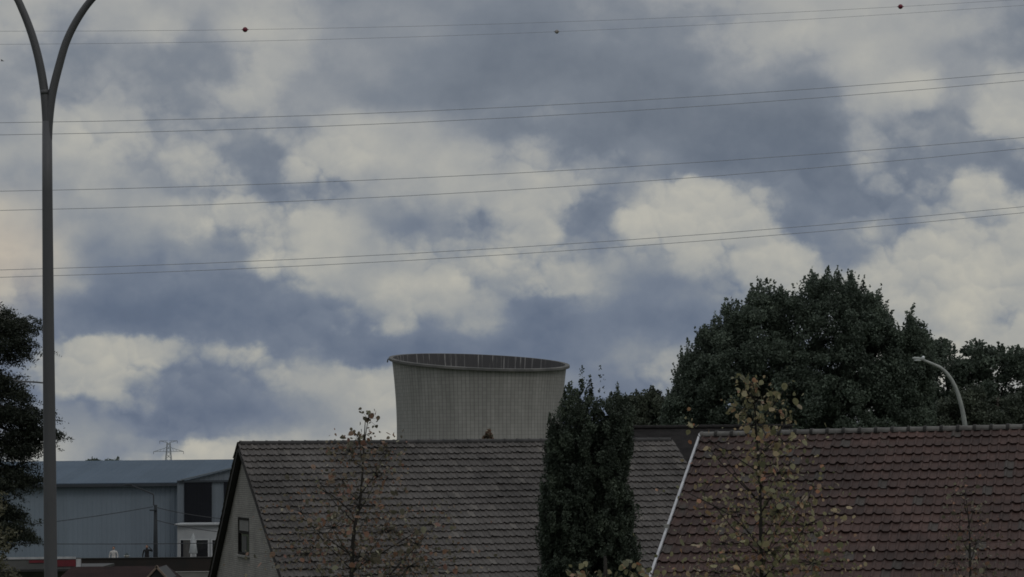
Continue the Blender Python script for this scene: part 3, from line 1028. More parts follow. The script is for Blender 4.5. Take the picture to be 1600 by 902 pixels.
def parasol():
    p = at(302, 870, 162); b = Vector((p.x, p.y, .42))
    t = thing('closed_parasol', 'closed white garden parasol before the low white extension', 'parasol', b)
    zt = at(302, 834, 162).z; zb = at(302, 865, 162).z
    MB().tube([b, (b.x, b.y, zt + .05)], .025, 8).build('pole', 'white_frame', b, t)
    m = MB(); n = 16; prof = [(.03, zt), (.1, zt - .2), (.17, zt - (zt - zb) * .5), (.25, zb + .05), (.22, zb), (.05, zb + .03)]
    V = []; Fc = []
    for (r, z) in prof:
        for k in range(n):
            rr = r * (1 + (.16 if k % 2 else -.12)); q = 2 * math.pi * k / n
            V.append((b.x + rr * math.cos(q), b.y + rr * math.sin(q), z))
    for i in range(len(prof) - 1):
        for k in range(n):
            Fc.append((i * n + k, (i + 1) * n + k, (i + 1) * n + (k + 1) % n, i * n + (k + 1) % n))
    m.add(V, Fc).build('canopy', 'parasol_cloth', b, t, True)
    MB().lathe([(.02, .3), (.06, .28), (.06, .1), (.3, .07), (.32, 0), (0, 0)], b, 16).build('foot', 'plaster_grey', b, t)


parasol()


def utility_pole():
    D = 160; p = at(243, 870, D); b = Vector((p.x, D, 0))
    zt = at(241.5, 789, D).z
    t = thing('utility_pole', 'wooden utility pole with a thin curved lamp arm before the warehouse', 'utility pole', b)
    MB().tube([b, (b.x, D, zt * .5), (b.x, D, zt)], [.17, .14, .105], 10).build('pole', 'wood_pole', b, t, True)
    pts = [at(240.5, 790, D), at(240.4, 774, D), at(239, 772, D), at(220, 764, D), at(205, 758.5, D)]
    a = MB().tube([q + Vector((0, -.14, 0)) for q in pts], .04, 6).build('lamp_arm', 'wire', b, t)
    q = pts[-1] + Vector((-.2, -.14, .05))
    MB().ball(q, (.32, .13, .07), 10, 6).build('lamp_head', 'wood_pole', b, a)
    MB().box((b.x - .12, D - .13, zt - .35), (.5, .08, .08)).build('crossarm', 'wood_pole', b, t)

    def cable(a0, a1, sag, r=.018):
        return [a0.lerp(a1, i / 12) - Vector((0, 0, sag * 4 * (i / 12) * (1 - i / 12))) for i in range(13)]
    def line(pa, pb, sag, lab):
        m = MB().tube(cable(at(*pa), at(*pb), sag), .024, 5)
        o = m.build('overhead_cable', 'wire', (0, 0, 0)); return tag(o, lab, 'cable', 'thin cables in front of the warehouse')
    line((-300, 838, 150), (239, 792, D), .5, 'sagging cable running left from the top of the wooden pole')
    line((244, 793, D), (430, 812, 162), .3, 'cable running right from the top of the wooden pole')
    line((244, 813, D), (430, 834, 162), .3, 'lower cable running right from halfway up the wooden pole')
    line((-300, 843, 150), (430, 847, 156), .2, 'low level cable crossing behind the shop roofs')


utility_pole()


def shop_canopy():
    D = 112; k = D / F
    A = at(14, 872, D); B = at(127, 872.5, D)
    b = Vector(((A.x + B.x) / 2, D + 2, 0))
    t = thing('shop_canopy', 'grey flat canopy with red panels and a white top edge beside the lamp post', 'canopy', b)
    zt = A.z; xl = at(-60, 872, D).x
    f = MB(); f.box(((xl + B.x) / 2, D, zt - .27), (B.x - xl, .12, .5)).build('fascia', 'panel_grey', b, t)
    def pan(x0, x1, y0, y1, name, mt, pr):
        P0 = at(x0, y0, D); P1 = at(x1, y1, D)
        return MB().box(((P0.x + P1.x) / 2, D - .06 - pr, (P0.z + P1.z) / 2), (P1.x - P0.x, .03, P0.z - P1.z)).build(name, mt, b, t)
    pan(88, 119, 875, 885, 'red_panel', 'panel_red', .02)
    pan(46, 71, 875.5, 879.5, 'red_panel', 'panel_red', .02)
    pan(119.6, 126.8, 873.5, 886.5, 'end_panel', 'trim_white', .03)
    pan(-60, 119, 871.5, 873.2, 'top_edge', 'trim_white', .035)
    r = MB(); r.box(((xl + B.x) / 2 + .2, D + 2.5, zt - .57), (B.x - xl + .9, 5.6, .1)).build('canopy_roof', 'trim_dark', b, t)
    c = MB()
    c.box(((xl + B.x) / 2, D + 5, (zt - .64) / 2), (B.x - xl, .2, zt - .64))
    c.build('rear_wall', 'plaster_grey', b, t)
    for x in (xl + .3, B.x - .3):
        MB().box((x, D + .3, (zt - .63) / 2), (.12, .12, zt - .63)).build('post', 'panel_grey', b, t)


shop_canopy()


def black_wall():
    D = 158
    A = at(100, 871.5, D); B = at(372, 870.5, D); zt = (A.z + B.z) / 2
    b = Vector(((A.x + B.x) / 2, D, 0))
    t = thing('garden_wall', 'long low black garden wall in front of the warehouse', 'wall', b)
    x0, x1 = A.x, B.x
    MB().box(((x0 + x1) / 2, D, zt / 2 - .03), (x1 - x0, .24, zt - .06)).build('wall', 'tar', b, t)
    MB().box(((x0 + x1) / 2, D, zt - .03), (x1 - x0 + .1, .34, .055)).build('coping', 'trim_dark', b, t)
    D2 = 150; A = at(262, 893.5, D2); B = at(345, 893, D2); b2 = Vector(((A.x + B.x) / 2, D2, 0))
    t2 = thing('garden_wall', 'low pale plastered wall below the long black garden wall', 'wall', b2)
    MB().box((b2.x, D2, A.z / 2 - .02), (B.x - A.x, .2, A.z - .04)).build('wall', 'plaster_grey', b2, t2)
    MB().box((b2.x, D2, A.z - .018), (B.x - A.x + .06, .28, .04)).build('coping', 'sill', b2, t2)
    D -= .4
    p = at(198, 872.5, 158)
    q = thing('plant_bowl', 'small white bowl with a dark plant on the black garden wall', 'planter', Vector((p.x, D + .4, zt)))
    qb = Vector((p.x, D + .4, zt))
    MB().lathe([(.0, 0), (.1, 0), (.2, .12), (.19, .13), (.0, .11)], qb, 14).build('bowl', 'cloth_white', qb, q)
    rng = np.random.default_rng(5)
    C = np.array(qb) + np.array([0, 0, .2]) + rng.normal(size=(60, 3)) * np.array([.06, .06, .05])
    quads('leaves', leafquads(rng, C, .03), 'leaves_dark', qb, q)


def leafquads(rng, C, size, aspect=.55, up=0.0, var=.4):
    """A small pointed leaf at each point of C, turned at random."""
    n = len(C)
    a = rng.normal(size=(n, 3)); a[:, 2] += up * np.sign(a[:, 2] + 1.2)
    a /= np.linalg.norm(a, axis=1)[:, None]
    b = rng.normal(size=(n, 3)); b -= a * (a * b).sum(1)[:, None]; b /= np.linalg.norm(b, axis=1)[:, None]
    s = size * (1 + rng.uniform(-var, var, n))[:, None]
    return np.stack([C - a * s, C + b * s * aspect, C + a * s, C - b * s * aspect], 1)


black_wall()


def brown_house():
    D = 100
    A = at(-30, 880, D)
    x0 = at(112, 880, D).x; x1 = at(262, 880, D).x; zr = at(190, 885, D).z
    b = Vector(((x0 + x1) / 2, D, 0))
    t = thing('brown_roofed_house', 'low house with dark reddish brown roof and a tiny gabled dormer', 'house', b)
    hf = 5.0; p = R(22); s = MB()
    for sg in (-1, 1):
        z1 = zr - hf * math.tan(p)
        V = [(x0, D, zr), (x1, D, zr), (x1 + 1.6, D + sg * hf, z1), (x0 - 1.6, D + sg * hf, z1)]
        W = [(q[0], q[1], q[2] - .15) for q in V]
        if sg > 0: V, W = V[::-1], W[::-1]
        s.hexa([V[i] for i in range(4)][::-1] + [(0, 0, 0)] * 0 + W[::-1] if False else W[::-1] + V[::-1])
    for (xa, xb) in ((x0 - 1.6, x0), (x1 + 1.6, x1)):
        z1 = zr - hf * math.tan(p)
        s.add([(xa, D - hf, z1), (xa, D + hf, z1), (xb, D, zr)], [(0, 1, 2)])
    r = s.build('roof', 'roof_brown', b, t)
    zw = zr - hf * math.tan(p) - .05
    MB().box(((x0 + x1) / 2, D, zw / 2), (x1 - x0 + 2.4, hf * 2 - .8, zw)).build('wall', 'brick_dark', b, t)
    # dormer
    c = at(251, 894, 98.2); w = .42; hh = .36
    zb = c.z - .25
    V = [(c.x - w, 97.2, zb), (c.x + w, 97.2, zb), (c.x, 97.2, zb + hh + .1), (c.x - w, 99.8, zb), (c.x + w, 99.8, zb), (c.x, 99.8, zb + hh + .1)]
    dm = MB().add(V, [(0, 1, 2), (5, 4, 3), (0, 2, 5, 3), (2, 1, 4, 5), (1, 0, 3, 4)]).build('dormer', 'trim_dark', b, t)
    for sg in (-1, 1):
        an = math.atan2(hh + .1, w); L = math.hypot(w, hh + .1) + .12
        MB().box((c.x + sg * w / 2, 97.12, zb + (hh + .1) / 2 + .04), (L, .1, .075), Matrix.Rotation(sg * an, 3, 'Y')).build('dormer_trim', 'trim_wood', b, dm)


brick_mat('brick_dark_unused', (.1, .07, .06), (.08, .06, .05), (.08, .075, .07))
mat('brick_dark', (.09, .07, .06), (.06, .05, .045), 2, .9, .3, 30)
brown_house()


# ------------------------------------------------------------------ far pylon and far trees
def pylon():
    D = 2400.0; k = D / F
    p = at(263.3, 720, D); top = at(263.3, 687.5, D).z
    b = Vector((p.x, D, -27.5)); x = p.x
    t = thing('pylon', 'distant steel lattice pylon above the warehouse roof', 'pylon', b)
    m = MB(); zb = b.z; H = top - zb
    def hw(z):      # half width of the mast
        f = (z - zb) / H
        return 4.6 * (1 - f) ** 1.25 + 1.35
    lv = [zb + H * f for f in (0, .16, .3, .42, .53, .63, .72, .8, .88, .95)]
    for i in range(len(lv) - 1):
        z0, z1 = lv[i], lv[i + 1]; a, c = hw(z0), hw(z1)
        for sx, sy in ((-1, -1), (1, -1), (1, 1), (-1, 1)):
            m.tube([(x + sx * a, D + sy * a, z0), (x + sx * c, D + sy * c, z1)], .34, 4)
        for s in (-1, 1):
            m.tube([(x - a, D + s * a, z0), (x + c, D + s * c, z1)], .17, 4); m.tube([(x + a, D + s * a, z0), (x - c, D + s * c, z1)], .17, 4)
            m.tube([(x + s * a, D - a, z0), (x + s * c, D + c, z1)], .17, 4)
    m.build('mast', 'pylon_steel_hazy', b, t)
    for (py, half, drop, nm) in ((689.0, 8.6, 1.9, 'crossarm'), (705.5, 14.8, -4.0, 'crossarm')):
        z = at(263.3, py, D).z; a = MB(); w = hw(z)
        for s in (-1, 1):
            e = Vector((x + s * half, D, z + (0 if drop > 0 else -.2)))
            zi = z - drop if drop > 0 else z + abs(drop)
            a.tube([(x + s * w * .6, D, z), e], .3, 4); a.tube([(x + s * w * .6, D, zi), e], .3, 4)
            for q in (.3, .55, .78):
                P0 = Vector((x + s * w * .6, D, z)).lerp(e, q); P1 = Vector((x + s * w * .6, D, zi)).lerp(e, q - .12)
                a.tube([P0, P1], .16, 4)
        ar = a.build(nm, 'pylon_steel_hazy', b, t)
        for s in (-1, 1): MB().tube([(x + s * half, D, z), (x + s * half, D, z - 2.6)], .22, 5).build('insulator', 'wire', b, ar)


pylon()


# ------------------------------------------------------------------ power lines overhead
def power_lines():
    W = [((49, 37, -1), 'topmost wire on the sky, carrying two red marker balls'),
         ((69.5, 52.5, 8.5), 'second wire from the top, carrying one pale marker ball'),
         ((192, 167.5, 113), 'third wire from the top, upper of the second pair'),
         ((211, 184, 126), 'fourth wire from the top, lower of the second pair'),
         ((299, 271, 215), 'fifth wire from the top, upper of the third pair'),
         ((329, 297, 232), 'sixth wire from the top, lower of the third pair'),
         ((422, 387, 323), 'seventh wire from the top, upper of the lowest pair'),
         ((433.5, 397.5, 332.5), 'lowest of all the long wires crossing the sky')]
    for i, ((y0, y1, y2), lab) in enumerate(W):
        def pt(px):
            u = px / 800 - 1
            y = y1 + (y2 - y0) / 2 * u + ((y0 + y2) / 2 - y1) * u * u
            return at(px, y, 235 + px * .014 + (i % 2) * 4)
        r = .0155 if i < 2 else .026
        m = MB().tube([pt(px) for px in range(-2400, 4001, 160)], r, 5, False)
        o = m.build('power_line', 'line_wire'); tag(o, lab, 'power line', 'power lines crossing the sky')
        balls = {0: [(383, 'ball_red'), (1407, 'ball_red')], 1: [(870, 'ball_white')]}.get(i, [])
        for px, mt in balls:
            c = pt(px)
            b = MB(); rr = .26 if mt == 'ball_red' else .21
            b.ball(c, rr, 16, 10); b.tube([c - Vector((rr * 1.35, 0, 0)), c + Vector((rr * 1.35, 0, 0))], .045, 8)
            b.build('marker_ball', mt, (0, 0, 0), o, True)


power_lines()


# ------------------------------------------------------------------ lamps
def smooth_path(pts, n=10):
    """Catmull-Rom through the points."""
    P = [pts[0]] + list(pts) + [pts[-1]]; out = []
    for i in range(1, len(P) - 2):
        for k in range(n):
            t = k / n; a, b, c, d = P[i - 1], P[i], P[i + 1], P[i + 2]
            out.append(.5 * ((2 * b) + (c - a) * t + (2 * a - 5 * b + 4 * c - d) * t * t + (3 * b - a - 3 * c + d) * t ** 3))
    out.append(pts[-1]); return out


def twin_lamp():
    D = 30.0; k = D / F
    foot = at(79.5, 902, D); top = at(72.5, 172, D)
    b = Vector((foot.x + (foot.x - top.x) / (foot.z - top.z) * (0 - foot.z) * 0, D, 0))
    t = thing('twin_street_lamp', 'tall grey street lamp post forking into two curved arms', 'street lamp', b)
    MB().tube([Vector((foot.x, D, 0)), Vector((foot.x, D, 1.0)), at(79.3, 902, D), at(77.5, 700, D), at(75.5, 500, D), at(74, 300, D), at(73.6, 190, D)],
              [.095, .09, .0805, .077, .07, .064, .061], 20).build('pole', 'lamp_steel', b, t, True)
    def arm(px, rad, nm):
        path = smooth_path([at(x, y, D) + Vector((0, dy, 0)) for (x, y, dy) in px], 8)
        n = len(path)
        a = MB().tube(path, [rad[0] + (rad[1] - rad[0]) * i / (n - 1) for i in range(n)], 18).build('arm', 'lamp_steel', b, t, True)
        e = path[-1]; d = (path[-1] - path[-2]).normalized(); d.z = max(d.z, .05); d = Vector((d.x, d.y, .08)).normalized()
        h = MB(); s = d.cross(Vector((0, 0, 1))).normalized(); u = s.cross(d)
        M = Matrix((d, s, u)).transposed()
        prof = [(-.05, .05, .05), (.05, .08, .07), (.3, .14, .09), (.65, .15, .08), (.85, .08, .04)]
        V = []; Fc = []
        for (x, w, hgt) in prof:
            for q in range(12):
                an = 2 * math.pi * q / 12
                V.append(e + M @ Vector((x, w * math.cos(an), hgt * math.sin(an) + .03)))
        for i in range(len(prof) - 1):
            for q in range(12): Fc.append((i * 12 + q, i * 12 + (q + 1) % 12, (i + 1) * 12 + (q + 1) % 12, (i + 1) * 12 + q))
        Fc.append(tuple(range(12))[::-1]); Fc.append(tuple(48 + q for q in range(12)))
        hd = h.add(V, Fc).build('lamp_head', 'lamp_steel', b, a, True)
        g_ = MB(); g_.ball(e + M @ Vector((.42, 0, -.055)), (.24, .11, .05), 12, 8); g_.build('lens', 'lamp_glass', b, hd, True)
    arm([(74, 225, 0), (73.0, 190, 0), (69.5, 145, 0), (62, 100, 0), (51, 58, 0), (36, 18, 0), (20, -12, 0), (-15, -48, 0), (-70, -75, 0)], (.058, .04), 'arm')
    arm([(74.3, 225, .0), (76.2, 190, 0), (81.5, 148, 0), (92, 104, 0), (105, 62, 0), (125, 24, 0), (150, -8, 0), (190, -44, 0), (245, -72, 0)], (.056, .04), 'arm')
    # collar at the fork, and the short side bracket
    MB().tube([at(70.3, 148, D), at(69.4, 141, D)], [.0565, .056], 18).build('arm_collar', 'lamp_steel', b, t, True)
    MB().tube([at(74, 599, D), at(55, 597.2, D), at(22, 595.5, D)], .0095, 8).build('side_bracket', 'lamp_steel', b, t)


twin_lamp()


def small_lamp():
    D = 78.0
    px = [(1507.5, 662), (1503, 638), (1495.5, 612), (1485, 591), (1472, 576.5), (1456, 568.5), (1440, 562)]
    P = [at(x, y, D) for (x, y) in px]
    b = Vector((P[0].x + .12, D, 0))
    t = thing('street_lamp', 'pale curved street lamp leaning over behind the red roof', 'street lamp', b)
    path = [b, b + Vector((-.0, 0, P[0].z - 1.2))] + smooth_path(P, 6)
    n = len(path)
    MB().tube(path, [.085, .08] + [.075 + (.042 - .075) * i / (n - 3) for i in range(n - 2)], 14).build('pole', 'lamp_pale', b, t, True)
    e = P[-1]
    h = MB()
    A = at(1445, 562.5, D); B = at(1425.5, 559.8, D)
    d = (B - A); pts = [A + d * q for q in (0, .15, .5, .85, 1)]
    h.tube(pts, [.04, .055, .065, .05, .02], 12)
    hd = h.build('lamp_head', 'lamp_pale', b, t, True)
    MB().ball(A + d * .5 + Vector((0, 0, -.035)), (.15, .06, .04), 12, 8).build('lens', 'lamp_glass', b, hd, True)
    MB().ball(A + d * .12 + Vector((0, 0, .07)), (.05, .05, .05), 10, 6).build('photocell', 'lamp_glass', b, hd, True)


small_lamp()


# ------------------------------------------------------------------ trees
def in_ball(rng, n, c, r, shell=2.4):
    v = rng.normal(size=(n, 3)); v /= np.linalg.norm(v, axis=1)[:, None]
    q = rng.uniform(0, 1, n) ** (1 / shell)
    return np.asarray(c) + v * q[:, None] * np.asarray(r)


def poly_top(outline, x):
    xs = [p[0] for p in outline]; ys = [p[1] for p in outline]
    return np.interp(x, xs, ys)


def broad_tree(name, label, outline, ybot, D, depth, seed, leaf, nclump, per, m, spires, group=None, clump=(.35, .8), trunk_px=None, bark='bark', sp=1.0, small=False):
    """A broad crown: clumps of leaves hung through the volume under an uneven top line, on a limbed trunk."""
    rng = np.random.default_rng(seed)
    x0, x1 = outline[0][0], outline[-1][0]
    xc = trunk_px or (x0 + x1) / 2
    p = at(xc, ybot, D); base = Vector((p.x, D, 0))
    t = thing(name, label, 'tree', base, group)
    k = D / F
    C = []; tips = []
    for i in range(nclump):
        x = rng.uniform(x0, x1); top = poly_top(outline, x)
        r = rng.uniform(*clump); rp = r * F / D
        x = min(max(x, x0 + rp * .9), x1 - rp * .9); top = max(poly_top(outline, x), poly_top(outline, x - rp * .6) - rp * .3, poly_top(outline, x + rp * .6) - rp * .3)
        y = top + rp * .8 + max(4, ybot - top - rp * .8) * rng.uniform(0, 1) ** 1.0
        fx = (x - (x0 + x1) / 2) / ((x1 - x0) / 2)
        fy = np.clip((y - top) / max(30, ybot - top), 0, 1)
        dd = depth * math.sqrt(max(.05, 1 - fx * fx)) * (.35 + .65 * fy ** .5)
        d = rng.uniform(-1, 1) * dd
        c = at(x, y, D + d)
        n = int(per * rng.uniform(.6, 1.3))
        C.append(in_ball(rng, n, c, (r, r, r * rng.uniform(.7, 1.15))))
        tips.append(c)
    for i in range(spires):
        x = rng.uniform(x0, x1); top = poly_top(outline, x)
        d = rng.uniform(-.6, .6) * depth * .5
        h = rng.uniform(.35, 1.0) * sp
        c = at(x, top + h * F / D * rng.uniform(.25, .9) + rng.uniform(-2, 20), D + d); w = rng.uniform(.09, .24) * max(.5, sp)
        n = int(rng.uniform(30, 110))
        z = rng.uniform(-1, 1, n)
        lean = rng.uniform(-.35, .35)
        q = np.stack([rng.normal(size=n) * w * (1.05 - z) * .6 + z * h * lean, rng.normal(size=n) * w * .8, z * h], 1)
        C.append(np.asarray(c) + q)
    C = np.concatenate(C)
    quads('crown', leafquads(rng, C, leaf), m, base, t)
    tk = MB(); ztr = tips and sorted(v.z for v in tips)[len(tips) // 3]
    tk.tube([base, base + Vector((.05, 0, ztr * .4)), base + Vector((-.05, .1 * depth / 4.5, ztr)), base + Vector((.02, 0, ztr + (.1 if small else 1.5)))], [.05, .035, .016, .006] if small else [.36 * depth / 4.5 + .05, .28 * depth / 4.5 + .04, .18 * depth / 4.5 + .03, .05], 10)
    pick = rng.choice(len(tips), size=min(26, len(tips)), replace=False)
    for i in pick:
        e = tips[i]; s = base + Vector((0, 0, min(ztr, max(1.0, e.z - rng.uniform(1.2, 3.5)))))
        md = s.lerp(e, .5) + Vector((0, 0, -.25))
        tk.tube([s, md, e], [.012, .008, .004] if small else [.09, .055, .015], 6)
    tk.build('trunk', bark, base, t, True)
    return t


BIG = [(1035, 640), (1048, 610), (1060, 572), (1070, 545), (1086, 540), (1094, 512), (1118, 505), (1128, 482), (1150, 470), (1168, 468), (1182, 440), (1200, 455), (1212, 447), (1236, 460), (1250, 462), (1262, 424), (1280, 436), (1298, 427), (1318, 438), (1338, 430), (1352, 455), (1368, 458), (1386, 478), (1396, 505), (1408, 520), (1420, 492), (1436, 505), (1450, 520), (1462, 545)]
broad_tree('broadleaf_tree', 'large dark green tree with a ragged domed crown, tallest of the trees', BIG, 690, 118, 4.6, 11, .07, 1250, 270, 'leaves_dark', 330, clump=(.28, .7))
MIDR = [(1405, 560), (1425, 545), (1455, 530), (1480, 528), (1510, 530), (1525, 526), (1545, 535), (1560, 532), (1580, 540), (1600, 538), (1640, 545), (1700, 560)]
broad_tree('broadleaf_tree', 'dark tree with sky showing through, right of the largest tree behind the lamp', MIDR, 660, 140, 3.4, 12, .1, 240, 200, 'leaves_dark', 40, clump=(.35, .8), trunk_px=1560, sp=.6)
LOWR = [(1450, 655), (1465, 625), (1490, 605), (1520, 600), (1545, 612), (1570, 622), (1600, 600), (1640, 590), (1680, 610)]
broad_tree('broadleaf_tree', 'lower greyish green tree filling the space under the dark right hand tree', LOWR, 690, 125, 2.0, 13, .08, 260, 210, 'leaves_mid', 30, clump=(.3, .55), trunk_px=1560, sp=.5)
ML = [(955, 660), (968, 625), (985, 614), (1000, 612), (1015, 606), (1032, 608), (1045, 620), (1060, 610), (1085, 585), (1110, 590), (1130, 600)]
broad_tree('broadleaf_tree', 'smaller green tree between the columnar evergreen and the largest tree', ML, 690, 126, 2.0, 14, .08, 330, 210, 'leaves_mid', 50, clump=(.25, .5), trunk_px=1050, sp=.5)
broad_tree('young_tree', 'slim reddish tipped treetop poking over the grey ridge before the tower', [(751, 684), (755, 677), (759, 668), (764, 664), (768, 668), (771, 684)], 694, 90, .16, 15, .045, 26, 40, 'leaves_dun', 0, clump=(.05, .11), trunk_px=762, bark='young_bark', small=True)
broad_tree('far_tree', 'tiny distant round treetop left of the far pylon', [(128, 724), (137, 718), (147, 716.5), (156, 718), (160, 724)], 728, 420, 2.0, 16, .25, 40, 60, 'leaves_dark', 6, 'distant trees over the warehouse roof', clump=(.5, 1.0))
broad_tree('far_tree', 'wider distant treetops just right of the tiny round one', [(160, 723), (170, 716.5), (178, 718), (190, 719), (205, 721), (212, 725)], 728, 440, 2.0, 17, .25, 60, 60, 'leaves_dark', 8, 'distant trees over the warehouse roof', clump=(.5, 1.0))


def columnar():
    """The tall evergreen: upright plumes bundled into a column with two tops."""
    rng = np.random.default_rng(21)
    D = 66.0
    p = at(918, 902, D); base = Vector((p.x, D, 0))
    t = thing('columnar_evergreen', 'tall dark columnar evergreen with two tops before the grey roof', 'tree', base)
    L = [(585, 908), (600, 892), (620, 874), (640, 868), (680, 856), (720, 850), (760, 845), (800, 840), (850, 846), (902, 850), (1200, 855)]
    Rr = [(585, 916), (600, 930), (612, 975), (640, 985), (680, 986), (715, 978), (745, 968), (770, 972), (790, 990), (830, 988), (860, 998), (902, 1004), (1200, 1000)]
    ly = [q[0] for q in L]; lx = [q[1] for q in L]; ry = [q[0] for q in Rr]; rx = [q[1] for q in Rr]
    C = []; k = D / F
    # plume: (x, top y, half width), each bulging from its tip downwards
    plumes = [(906, 590, 27), (884, 622, 15), (928, 640, 20), (966, 612, 18), (980, 636, 12), (948, 650, 20), (872, 668, 18), (900, 660, 30), (940, 690, 30), (966, 672, 20), (891, 606, 19), (873, 640, 15), (956, 622, 17), (976, 624, 14), (919, 610, 16), (885, 650, 22), (960, 645, 24),
              (862, 735, 18), (885, 745, 28), (920, 760, 34), (952, 770, 22), (974, 778, 16), (858, 800, 16), (975, 828, 18), (988, 850, 15), (930, 850, 40), (880, 850, 30), (960, 880, 34), (895, 930, 45), (955, 960, 45)]
    for (px, top, hw) in plumes:
        dep = rng.uniform(-.35, .35)
        ln = 330 if top < 700 else 260
        nn = int(hw * 4.6)
        for i in range(nn):
            f = rng.uniform(0, 1) ** 1.1
            y = top + 10 + ln * f
            w = hw * min(1.0, (.5 + 3.0 * f)) * (1 - max(0, f - .7))
            a = np.interp(y, ly, lx); b = np.interp(y, ry, rx)
            an = rng.uniform(0, 2 * math.pi); q = rng.uniform(.35, 1) ** .5
            x = np.clip(px + w * q * math.cos(an), a + 1, b - 1) + rng.normal() * 3
            c = at(x, y, D + dep + w * k * 1.1 * q * math.sin(an))
            h = rng.uniform(.14, .36); wd = rng.uniform(.06, .13); n = 105
            z = rng.uniform(-1, 1, n)
            prof = np.sqrt(np.clip(1 - z * z, .02, 1)) * np.where(z > 0, 1 - .45 * z, 1)
            ph = rng.uniform(0, 2 * math.pi, n); rr = np.sqrt(rng.uniform(.2, 1, n)) * wd * prof
            lx_ = math.cos(an) * .22
            C.append(np.asarray(c) + np.stack([rr * np.cos(ph) + lx_ * (z + 1) * h * .5, rr * np.sin(ph), z * h], 1))
    for i in range(520):        # bushy outer sprays that break up the plumes
        y = 625 + 520 * rng.uniform(0, 1); a = np.interp(y, ly, lx); b = np.interp(y, ry, rx)
        an = rng.uniform(0, 2 * math.pi); mid, hw = (a + b) / 2, (b - a) / 2
        c = at(mid + hw * math.cos(an) * .93, y, D + hw * k * math.sin(an) * .9)
        C.append(in_ball(rng, 80, c, (rng.uniform(.1, .2), .16, rng.uniform(.12, .26))))
    for (x, y, hh, n) in ((910, 588, .3, 60), (922, 600, .25, 40), (938, 590, .42, 34), (885, 622, .3, 40), (965, 612, .3, 60), (893, 606, .2, 30), (980, 632, .25, 40), (1000, 860, .25, 60), (998, 800, .2, 40)):
        c = at(x, y, D); z = rng.uniform(-1, 1, n)
        C.append(np.asarray(c) + np.stack([rng.normal(size=n) * .035 * (1.2 - z), rng.normal(size=n) * .04, z * hh], 1))
    C = np.concatenate(C)
    quads('crown', leafquads(rng, C, .036, .55, .5), 'leaves_cypress', base, t)
    MB().tube([base, base + Vector((0, 0, 5)), base + Vector((0, 0, 8.6))], [.2, .13, .03], 10).build('trunk', 'bark', base, t, True)
    return t


columnar()


def yew():
    """The evergreen at the western edge: drooping layered boughs with fine foliage."""
    rng = np.random.default_rng(31)
    D = 46.0
    p = at(-60, 902, D); base = Vector((p.x, D, 0))
    t = thing('layered_evergreen', 'dark evergreen with layered ragged boughs cut off at the far left', 'tree', base)
    zt = at(-60, 478, D).z
    tk = MB(); tk.tube([base, base + Vector((.05, 0, zt * .5)), base + Vector((0, 0, zt))], [.3, .2, .03], 10)
    C = []
    tips = [(10, 505, 60), (38, 515, 34), (44, 540, 30), (25, 560, 45), (10, 600, 40), (38, 622, 30), (15, 650, 52), (45, 655, 40), (62, 660, 34), (55, 690, 44), (88, 682, 18), (45, 712, 30), (20, 700, 55),
            (35, 742, 36), (52, 755, 22), (15, 760, 45), (8, 800, 30), (30, 830, 34), (48, 842, 18), (25, 808, 22), (0, 850, 26)]
    k = D / F
    for (x, y, r) in tips:
        e = at(x, y, D + rng.uniform(-.3, .3))
        s = base + Vector((0, 0, min(zt - .3, e.z + .35)))
        tk.tube([s, s.lerp(e, .5) + Vector((0, 0, .12)), e], [.06, .035, .01], 6)
        n = int(26 + r * .9)
        for i in range(n):
            f = rng.uniform(0, 1) ** .5
            c = np.asarray(s.lerp(e, .45 + .55 * f)) + rng.normal(size=3) * np.array([r * k * .4, r * k * .5, r * k * .19])
            m = 60; v = rng.normal(size=(m, 3)) * np.array([.095, .085, .03])
            v[:, 2] += -.55 * np.abs(v[:, 0]) + .05
            C.append(c + v)
    for i in range(520):        # the boughs away from the lens
        an = rng.uniform(0, 2 * math.pi); z = rng.uniform(2.0, zt); rr = (zt + .8 - z) * .28 * rng.uniform(.25, 1)
        rr = min(rr, .75 if math.cos(an) > .2 else 1.5)
        c = np.array([base.x - .25 + rr * math.cos(an), D + rr * math.sin(an), z])
        C.append(c + rng.normal(size=(75, 3)) * np.array([.16, .16, .075]))
    C = np.concatenate(C)
    quads('crown', leafquads(rng, C, .028, .35), 'leaves_yew', base, t)
    tk.build('trunk', 'bark', base, t, True)
    # the paler bush in front of its foot
    p2 = at(0, 902, 40); b2 = Vector((p2.x, 40, 0)); k2 = 40 / F
    s = thing('pale_bush', 'pale olive bush at the far left edge below the dark boughs', 'bush', b2)
    C = []; st = MB()
    for i in range(170):
        x = rng.uniform(-45, 26); y = 770 + rng.uniform(0, 1) ** .7 * 280
        if x > 8 and y < 830: continue
        c = at(x, y, 40 + rng.uniform(-.5, .5)); C.append(in_ball(rng, 28, c, (.13, .13, .12)))
        if i % 9 == 0: st.tube([b2, b2.lerp(c, .6) + Vector((.05, 0, .3)), c], [.03, .02, .006], 5)
    quads('crown', leafquads(rng, np.concatenate(C), .03, .6), 'leaves_pale', b2, s)
    st.build('stems', 'young_bark', b2, s)


yew()


